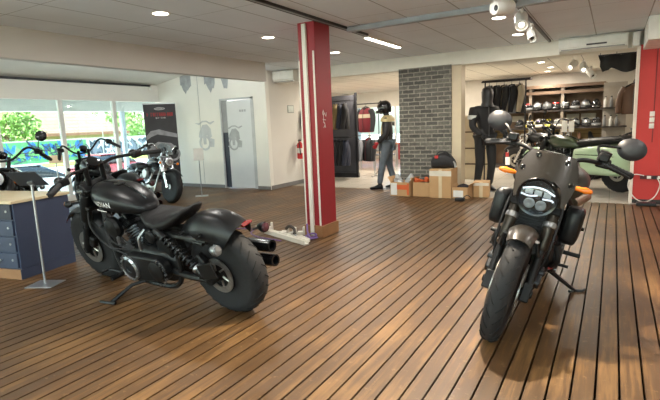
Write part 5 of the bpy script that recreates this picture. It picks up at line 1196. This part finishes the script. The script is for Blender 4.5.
# ================================================================ mannequins
def mannequin(label, loc, rz, P, jm, tm, bm_, gm, hood=None, hm_=None, extra=None, sc2=1.):
    t = thing('mannequin', label, 'mannequin', loc, rz); t.scale = (sc2,)*3
    J = P
    pel, ch, nk, hd_ = V(J['pelvis']), V(J['chest']), V(J['neck']), V(J['head'])
    pts = [(pel, (.13, .1)), (pel.lerp(ch, .5), (.13, .095)), (ch, (.15, .105)), (nk, .052), (hd_-V((0, 0, .05)), (.07, .085)), (hd_+V((0, 0, .06)), (.065, .075))]
    E = [(0, 1), (1, 2), (2, 3), (3, 4), (4, 5)]
    for sd_ in ('L', 'R'):
        k = len(pts); pts += [(V(J['sh'+sd_]), .06), (V(J['el'+sd_]), .045), (V(J['wr'+sd_]), .032)]; E += [(2, k), (k, k+1), (k+1, k+2)]
        k = len(pts); pts += [(V(J['hip'+sd_]), .095), (V(J['kn'+sd_]), .065), (V(J['an'+sd_]), .042)]; E += [(0, k), (k, k+1), (k+1, k+2)]
    skin('body', pts, E, bm_, t)
    q = [(pel+V((0, 0, .0)), (.165, .125)), (pel.lerp(ch, .5), (.155, .12)), (ch, (.17, .13)), (nk-V((0, 0, .035)), .075)]; E = [(0, 1), (1, 2), (2, 3)]
    for sd_ in ('L', 'R'):
        k = len(q); sh, el, wr = V(J['sh'+sd_]), V(J['el'+sd_]), V(J['wr'+sd_]); q += [(sh, .085), (el, .064), (wr, .05)]; E += [(2, k), (k, k+1), (k+1, k+2)]
    skin('jacket', q, E, jm, t)
    q = [(pel-V((0, 0, .02)), (.15, .115))]; E = []
    for sd_ in ('L', 'R'):
        k = len(q); q += [(V(J['hip'+sd_]), .108), (V(J['kn'+sd_]), .078), (V(J['an'+sd_])+V((0, 0, .02)), .058)]; E += [(0, k), (k, k+1), (k+1, k+2)]
    skin('trousers', q, E, tm, t)
    for sd_ in ('L', 'R'):
        a = V(J['an'+sd_]); f = V(J['toe'+sd_])-a; f.z = 0; f.normalize(); z0 = a.z-.06
        MB().loft([sring(a+f*x+V((0, 0, z)), (-f.y, f.x, 0), (0, 0, 1), w_, h_, 14, 2.8) for x, z, w_, h_ in ((-.07, -.035, .03, .035), (-.05, -.02, .042, .055), (.03, -.022, .045, .052), (.1, -.042, .048, .034), (.17, -.05, .04, .025), (.2, -.052, .015, .015))]).build('boot', blk, t, ang=60)
        w_ = V(J['wr'+sd_]); d = (w_-V(J['el'+sd_])).normalized(); u = d.cross(V((0, 1, 0))).normalized() if abs(d.y) < .9 else V((1, 0, 0)); n = d.cross(u).normalized()
        q = [(w_, (.032, .03)), (w_+d*.05, (.042, .024)), (w_+d*.09, (.044, .022))]; E = [(0, 1), (1, 2)]
        for i in range(4):
            o_ = u*(.03-.02*i); L = (.065, .075, .072, .055)[i]; k = len(q)
            q += [(w_+d*.095+o_, .0115), (w_+d*(.095+L*.5)+o_+n*.012, .0105), (w_+d*(.09+L)*.97+o_+n*.038, .009)]; E += [(2, k), (k, k+1), (k+1, k+2)]
        k = len(q); q += [(w_+d*.045+u*.045, .014), (w_+d*.08+u*.06+n*.02, .011)]; E += [(1, k), (k, k+1)]
        skin('glove', q, E, gm, t, 1)
    if hm_: 
        h = thing('helmet', '', '', (0, 0, 0)); 
        for k_ in ('label', 'category', 'kind'): del h[k_]
        h.parent = t; h.matrix_world = Mx.Identity(4); h.matrix_parent_inverse = Mx.Identity(4); h.location = hd_+V((.01, 0, .02)); h.scale = (1.08,)*3; h.rotation_euler = (0, rad(8), J.get('hyaw', 0))
        helmet_parts(h, hm_[0], hm_[1])
    if hood: MB().loft([sring(hd_+V((dx, 0, z)), (1, 0, 0), (0, 1, 0), a_, b_, 18, 2.2) for dx, z, a_, b_ in ((0, -.2, .11, .12), (0, -.12, .088, .085), (.005, -.04, .104, .09), (.0, .05, .108, .09), (-.01, .11, .085, .07), (-.02, .14, .03, .025))]).build('hood', hood, t, ang=70)
    MB().cyl((-.05, 0, -.0), (-.05, 0, .012), .16, n=30).build('base', mat('glass_base', (176, 178, 178), .15, .3), t)
    if extra: extra(t)
    return t
PA = dict(pelvis=(-.02, 0, .96), chest=(-.04, 0, 1.32), neck=(-.01, 0, 1.52), head=(.02, 0, 1.66), shL=(-.03, .2, 1.40), shR=(-.03, -.2, 1.40), elL=(-.02, .25, 1.14), elR=(.06, -.24, 1.15), wrL=(.14, .23, .97), wrR=(.2, -.2, .96),
          hipL=(-.02, .1, .92), hipR=(-.02, -.1, .92), knL=(.08, .11, .52), knR=(-.03, -.11, .5), anL=(.15, .12, .085), anR=(-.14, -.11, .085), toeL=(.4, .13, 0), toeR=(.1, -.13, 0), hyaw=0)
jean = mat('grey_denim', (96, 104, 112), .9, var=.12, scale=10); jkt = mat('race_jacket_black', (34, 32, 34), .6); crm = mat('jacket_cream', (206, 188, 140), .6); orj = mat('jacket_orange', (196, 108, 48), .6)
def deco1(t):
    MB().tube([(.06, -.14, 1.46), (.1, -.13, 1.3), (.1, -.12, 1.1), (.1, -.12, .96)], [.02, .03], 8).build('front_stripe', crm, t)
    MB().tube([(.085, -.16, 1.4), (.125, -.14, 1.25), (.13, -.13, 1.05)], .008, 6).build('orange_piping', orj, t)
    MB().tube([(.04, -.21, 1.42), (.035, -.3, 1.3), (.1, -.3, 1.15), (.2, -.255, .98)], [.022, .016], 8).build('sleeve_stripe', crm, t)
    MB().loft([sring((-.03, 0, z), (1, 0, 0), (0, 1, 0), a_, b_, 20, 2.3) for z, a_, b_ in ((1.385, .135, .27), (1.42, .14, .268), (1.46, .13, .23), (1.495, .1, .16), (1.515, .085, .1))]).build('shoulder_yoke', crm, t, ang=70)
    MB().b2((-.14, -.3, 1.3), (-.04, -.275, 1.38)).build('sleeve_badge', mat('badge_grey', (150, 150, 148), .6), t, bevel=.01)
mannequin('helmeted mannequin in black and cream jacket, grey jeans and red gloves', (-4.12, 9.38, -.003), rad(196), PA, jkt, jean, mat('mannequin_black', (40, 40, 42), .4), mat('glove_red', (176, 28, 36), .6), hm_=(hblk, vdk), extra=deco1, sc2=1.03)
PB = dict(pelvis=(-.03, 0, .97), chest=(-.03, 0, 1.34), neck=(.0, 0, 1.54), head=(.03, 0, 1.68), shL=(-.03, .2, 1.42), shR=(-.03, -.2, 1.42), elL=(-.03, .28, 1.15), elR=(.02, -.27, 1.15), wrL=(.2, .25, 1.02), wrR=(.24, -.2, 1.0),
          hipL=(-.03, .1, .93), hipR=(-.03, -.1, .93), knL=(.0, .12, .52), knR=(.02, -.12, .52), anL=(-.1, .13, .085), anR=(-.05, -.14, .085), toeL=(.2, .14, 0), toeR=(.25, -.16, 0))
def deco2(t):
    b = MB(); b.lathe((-.028, -.232, 1.31), (.02, .05, 1), [(.089, -.035), (.089, .035)], 20); b.build('arm_band', mat('band_white', (206, 208, 206), .5), t)
    MB().tube([(.09, 0, 1.48), (.105, 0, 1.3), (.11, 0, .98)], .006, 5).build('zip', mat('zip_grey', (120, 120, 120), .4, .6), t)
suit = mat('suit_black', (22, 22, 24), .7)
mannequin('all black hooded mannequin with white arm band, right of the brick pier', (-2.10, 9.5, -.003), rad(-50), PB, suit, suit, mat('mannequin_black', (0, 0, 0)), suit, hood=mat('hood_dark', (34, 35, 38), .5), extra=deco2, sc2=1.1)
# ================================================================ back shop: shelves and helmets
shm = mat('shelf_brown', (92, 72, 56), .6, var=.08); shd = mat('shelf_dark', (52, 44, 40), .6); slat = grid_mat('slatwall_tan', (186, 156, 104), (110, 84, 54), .1, 5, .0, 0, .012, .6, .3, axes='ZX')
X0, X1, YS = -3.0, -.2, 14.4
sh = thing('helmet_shelving', 'long brown shelving with rows of helmets on the back wall', 'shelving', ((X0+X1)/2, YS, -.006)); hw_ = (X1-X0)/2
MB().b2((-hw_, .25, 0), (hw_, .28, 2.2)).build('back_panel', mat('shelf_back', (120, 98, 78), .7, var=.06), sh)
for x in (-hw_, -.37, .42, hw_): MB().b2((x-.035, -.22, 0), (x+.035, .25, 2.2)).build('upright', mat('upright_grey', (136, 124, 110), .5), sh)
for nm, z in (('shelf', .73), ('shelf', 1.06), ('shelf', 1.52)): MB().b2((-hw_, -.24, z), (hw_, .25, z+.04)).build(nm, shd, sh)
MB().b2((-hw_, -.24, 1.98), (hw_, .25, 2.06)).build('cornice', shm, sh); MB().b2((-hw_, -.26, 2.14), (hw_, .25, 2.22)).build('top_rail', shm, sh)
MB().b2((-hw_, .22, .77), (hw_, .25, 1.06)).build('slat_panel', slat, sh, smooth=False); MB().b2((-hw_, -.2, 0), (hw_, .2, .1)).build('base', shd, sh)
for x0_, x1_, z0_ in ((-.9, -.53, 1.28), (.5, .8, 1.28), (.85, 1.2, 1.28)): MB().b2((x0_, .21, z0_), (x1_, .23, z0_+.16)).build('brand_panel', mat('panel_cream', (206, 200, 186), .6), sh)
def helmet(label, x, y, z, rz, m, vm, grp, s=.93, acc=None, chin=True):
    t = thing('helmet', label, 'helmet', (x, y, z), rz, grp); t.scale = (s,)*3
    helmet_parts(t, m, vm, Mx.Translation(V((0, 0, .118))), chin, acc); return t
nth = ['first', 'second', 'third', 'fourth', 'fifth', 'sixth', 'seventh', 'eighth', 'ninth', 'tenth']
TOP = [(-2.53, hwht, vsl, None, 'white'), (-2.25, hwht, vdk, hblk, 'white and black'), (-2.02, hgry, vdk, hred, 'grey helmet with red band,'), (-1.79, hblk, vsl, hgry, 'black helmet with grey band,'), (-1.56, hmat_, vsl, None, 'dark'), (-1.34, hblk, vdk, hred, 'black helmet with red band,'), (-1.12, hblk, vsl, hwht, 'black helmet with white band,'), (-.87, hgry, vdk, hblk, 'dark grey'), (-.63, hmat_, vsl, None, 'matt black'), (-.40, hblk, vdk, None, 'black')]
for i, (x, m, v_, ac_, c) in enumerate(TOP):
    c = c if 'helmet' in c else c+' helmet'
    helmet('%s %s from left on the upper helmet shelf' % (c.rstrip(','), nth[i]), x, 14.27, 1.556, rad(-90+rng.uniform(-20, 20)), m, v_, 'helmets on the upper shelf', .95, ac_)
LOW = [(-2.24, hmat_, vdk, None, 'matt black'), (-1.97, hyel, vdk, hwht, 'yellow'), (-1.73, hwht, vdk, hpur, 'white and violet'), (-1.51, hyel, vdk, hblk, 'yellow and black'), (-1.28, hwht, vsl, None, 'white'), (-1.10, hwht, vsl, hgry, 'white and grey'), (-.86, hblk, vsl, None, 'black'), (-.61, hblk, vsl, hgry, 'black and grey'), (-.38, hgry, vdk, hblk, 'dark grey')]
for i, (x, m, v_, ac_, c) in enumerate(LOW):
    helmet('%s helmet %s from left on the lower helmet shelf' % (c, nth[i]), x, 14.27, 1.096, rad(-90+rng.uniform(-20, 20)), m, v_, 'helmets on the lower shelf', .95, ac_)
for i in range(9):
    x = -2.65+.27*i; m, c = [(blk, 'black'), (cbrn, 'brown'), (hwht, 'white'), (blk, 'black'), (hgry, 'grey'), (blk, 'black'), (hwht, 'white'), (cbrn, 'brown'), (blk, 'black')][i]
    t = thing('boot', '%s riding boot %s from left on the low shelf under the helmets' % (c, nth[i]), 'boot', (x, 14.3, .765), rad(-80+rng.uniform(-15, 15)), 'boots on the low shelf')
    MB().loft([sring((a, 0, z), (0, 1, 0), (0, 0, 1), w_, h_, 14, 2.7) for a, z, w_, h_ in ((-.11, .1, .03, .09), (-.09, .11, .043, .1), (-.0, .09, .045, .085), (.04, .05, .045, .045), (.12, .04, .045, .03), (.15, .035, .02, .018))]).build('upper', m, t, ang=60)
    MB().loft([sring((a, 0, .01), (0, 1, 0), (0, 0, 1), w_, .012, 14, 3) for a, w_ in ((-.12, .03), (-.05, .045), (.08, .048), (.16, .02))]).build('sole', rubb, t)
# jackets behind the black mannequin
r4 = thing('clothes_rail', 'tall clothes rail with light and dark jackets behind the black mannequin', 'clothes rack', (-2.05, 11.05, -.006))
for x in (-.42, .42): MB().tube([(x, 0, .02), (x, 0, 1.2), (x, 0, 2.2)], .016, 8, 0).tube([(x, -.25, .016), (x, .25, .016)], .016, 8, 0).build('upright', rackm, r4)
MB().cyl((-.5, 0, 2.2), (.5, 0, 2.2), .016).build('rail', rackm, r4); MB().b2((-.5, .06, 2.2), (.5, .3, 2.24)).build('top_shelf', rackm, r4)
for i, (m, ac_, c) in enumerate(((cblk, None, 'black'), (cblk, None, 'plain black'), (cbei, cblk, 'beige'), (cgry, cblk, 'pale grey'), (cblk, cbei, 'black and beige'))):
    jacket('%s jacket %s from left on the rail behind the black mannequin' % (c, nth[i]), (-2.38+.155*i, 11.05, 2.16), rad(-70), m, ac_, 'jackets behind the black mannequin', s=1.0, sleeve=ac_ or m)
cbn = thing('display_cabinet', 'beige display cabinet glimpsed between the post and the black mannequin', 'cabinet', (-2.75, 11.4, -.006))
MB().b2((-.3, 0, 0), (.32, .4, 1.5)).build('body', beige, cbn, bevel=.005)
for z in (.35, .72, 1.1): MB().b2((-.3, -.012, z), (.32, .0, z+.03)).build('shelf_edge', shm, cbn)
# hanging goods on the right wall of the back shop
rk = thing('wall_rack', 'wall rack of gear on the right side of the back shop', 'wall rack', (.62, 11.0, 1.1))
MB().b2((-.04, -.7, -.5), (-.005, 1.2, .95)).build('back_panel', mat('panel_grey', (150, 142, 132), .7), rk)
for z in (.9, -.02): MB().cyl((-.3, -.65, z), (-.3, 1.1, z), .012).build('rail', rackm, rk)
for z in (.9, -.02):
    for y in (-.6, .25, 1.05): MB().cyl((-.01, y, z), (-.3, y, z), .01).build('arm', rackm, rk)
for i, (m, c) in enumerate(((cbrn, 'brown leather'), (cblk, 'black'), (cbrn, 'dark brown'), (cblk, 'plain black'))):
    jacket('%s jacket %s from the front on the upper right wall rail' % (c, nth[i]), (.32, 10.55+.26*i, 1.98), rad(-15), m, None, 'jackets on the right wall', s=.9)
for i, (m, c) in enumerate(((cbrn, 'brown'), (cbrn, 'reddish brown'), (cblk, 'black'))):
    jacket('%s jacket %s from the front on the lower right wall rail' % (c, nth[i]), (.32, 10.55+.3*i, 1.06), rad(-15), m, None, 'lower jackets on the right wall', s=.9)
us = thing('wall_shelf', 'short shelf with bottles left of the brown jackets', 'shelf', (-.02, 12.6, 1.1))
MB().b2((-.22, -.12, 0), (.28, .12, .03)).build('board', shd, us); MB().b2((-.22, -.12, .42), (.28, .12, .45)).build('board', shd, us)
MB().b2((-.2, .1, -1.1), (.26, .13, 1.0)).build('back_panel', mat('panel_grey', (0, 0, 0)), us)
for i in range(6):
    x = -.17+.09*(i % 3)*1.3; z = 1.13+.42*(i//3)
    t = tag(MB().lathe((x-.02+.02, 12.56, z), (0, 0, 1), [(.03, 0), (.036, .01), (.036, .15), (.015, .19), (.015, .22), (.002, .22)], 16).build('bottle', [hgry, hwht, hgry, hwht, hgry, mat('bottle_tan', (186, 150, 90), .4)][i]), '%s bottle %s from left on the %s board of the short shelf' % (['grey', 'white', 'grey', 'white', 'grey', 'tan'][i], nth[i % 3], ['lower', 'upper'][i//3]), 'bottle', 'bottles on the short shelf')
    MB().cyl((x, 12.56, z+.22), (x, 12.56, z+.245), .017, n=12).build('cap', blkg, t)
fl_ = thing('hanging_flag', 'black flag hanging under the ceiling left of the red wall', 'flag', (.05, 10.0, 2.42))
rows = []
for i in range(15):
    x = -.30+.62*i/14; y = .03*math.sin(i*1.1); zb = -.26+.05*math.sin(i*.5)+(.08 if i < 1 else 0)+(-.04 if 1 <= i < 4 else 0)
    rows.append([V((x-(0.03 if i == 0 else 0), y, .0)), V((x, y+.012, zb*.5)), V((x, y, zb)), V((x, y+.006, zb)), V((x, y+.018, zb*.5)), V((x, y+.006, 0))])
MB().loft(rows).build('cloth', suit, fl_, ang=80); MB().cyl((-.33, 0, .01), (.34, 0, .01), .012).build('rod', rackm, fl_)
for x in (-.3, .3): MB().cyl((x, 0, .01), (x, 0, .14), .004, n=6).build('cord', rackm, fl_)
for i, (x, z, l) in enumerate(((-.82, 1.02, 'white price sheet standing left over the green motorcycle'), (-.70, 1.02, 'white price sheet standing right over the green motorcycle'))):
    t = thing('price_sheet', l, 'price sheet', (x, 10.5, -.006), rad(-8), 'price sheets by the green motorcycle')
    MB().box((0, 0, 1.20), (.10, .004, .22)).build('sheet', swm, t); MB().cyl((0, .006, 0), (0, .006, 1.2), .006, n=8).build('pole', pole, t); MB().b2((-.1, -.08, 0), (.1, .08, .008)).build('base', pole, t)
cruiser('dark motorcycle parked behind the green one before the helmet shelves', V((-1.15, 12.3, 0)), rad(160), rad(6), rad(5), mirrors=True, bars='high', plate=False, screen=False, fork=chrome)

# the fourth spot of the track, over the upright motorcycle
l = bpy.data.lights.new('spot', 'SPOT'); l.energy = 330; l.spot_size = rad(105); l.spot_blend = .4; l.shadow_soft_size = .05; l.color = (1, .86, .66)
o = bpy.data.objects.new('spot_light', l); COL.objects.link(o); o.location = (-.92, 3.5, 2.52); o.rotation_euler = V((.15, -.3, -1)).to_track_quat('-Z', 'Y').to_euler()
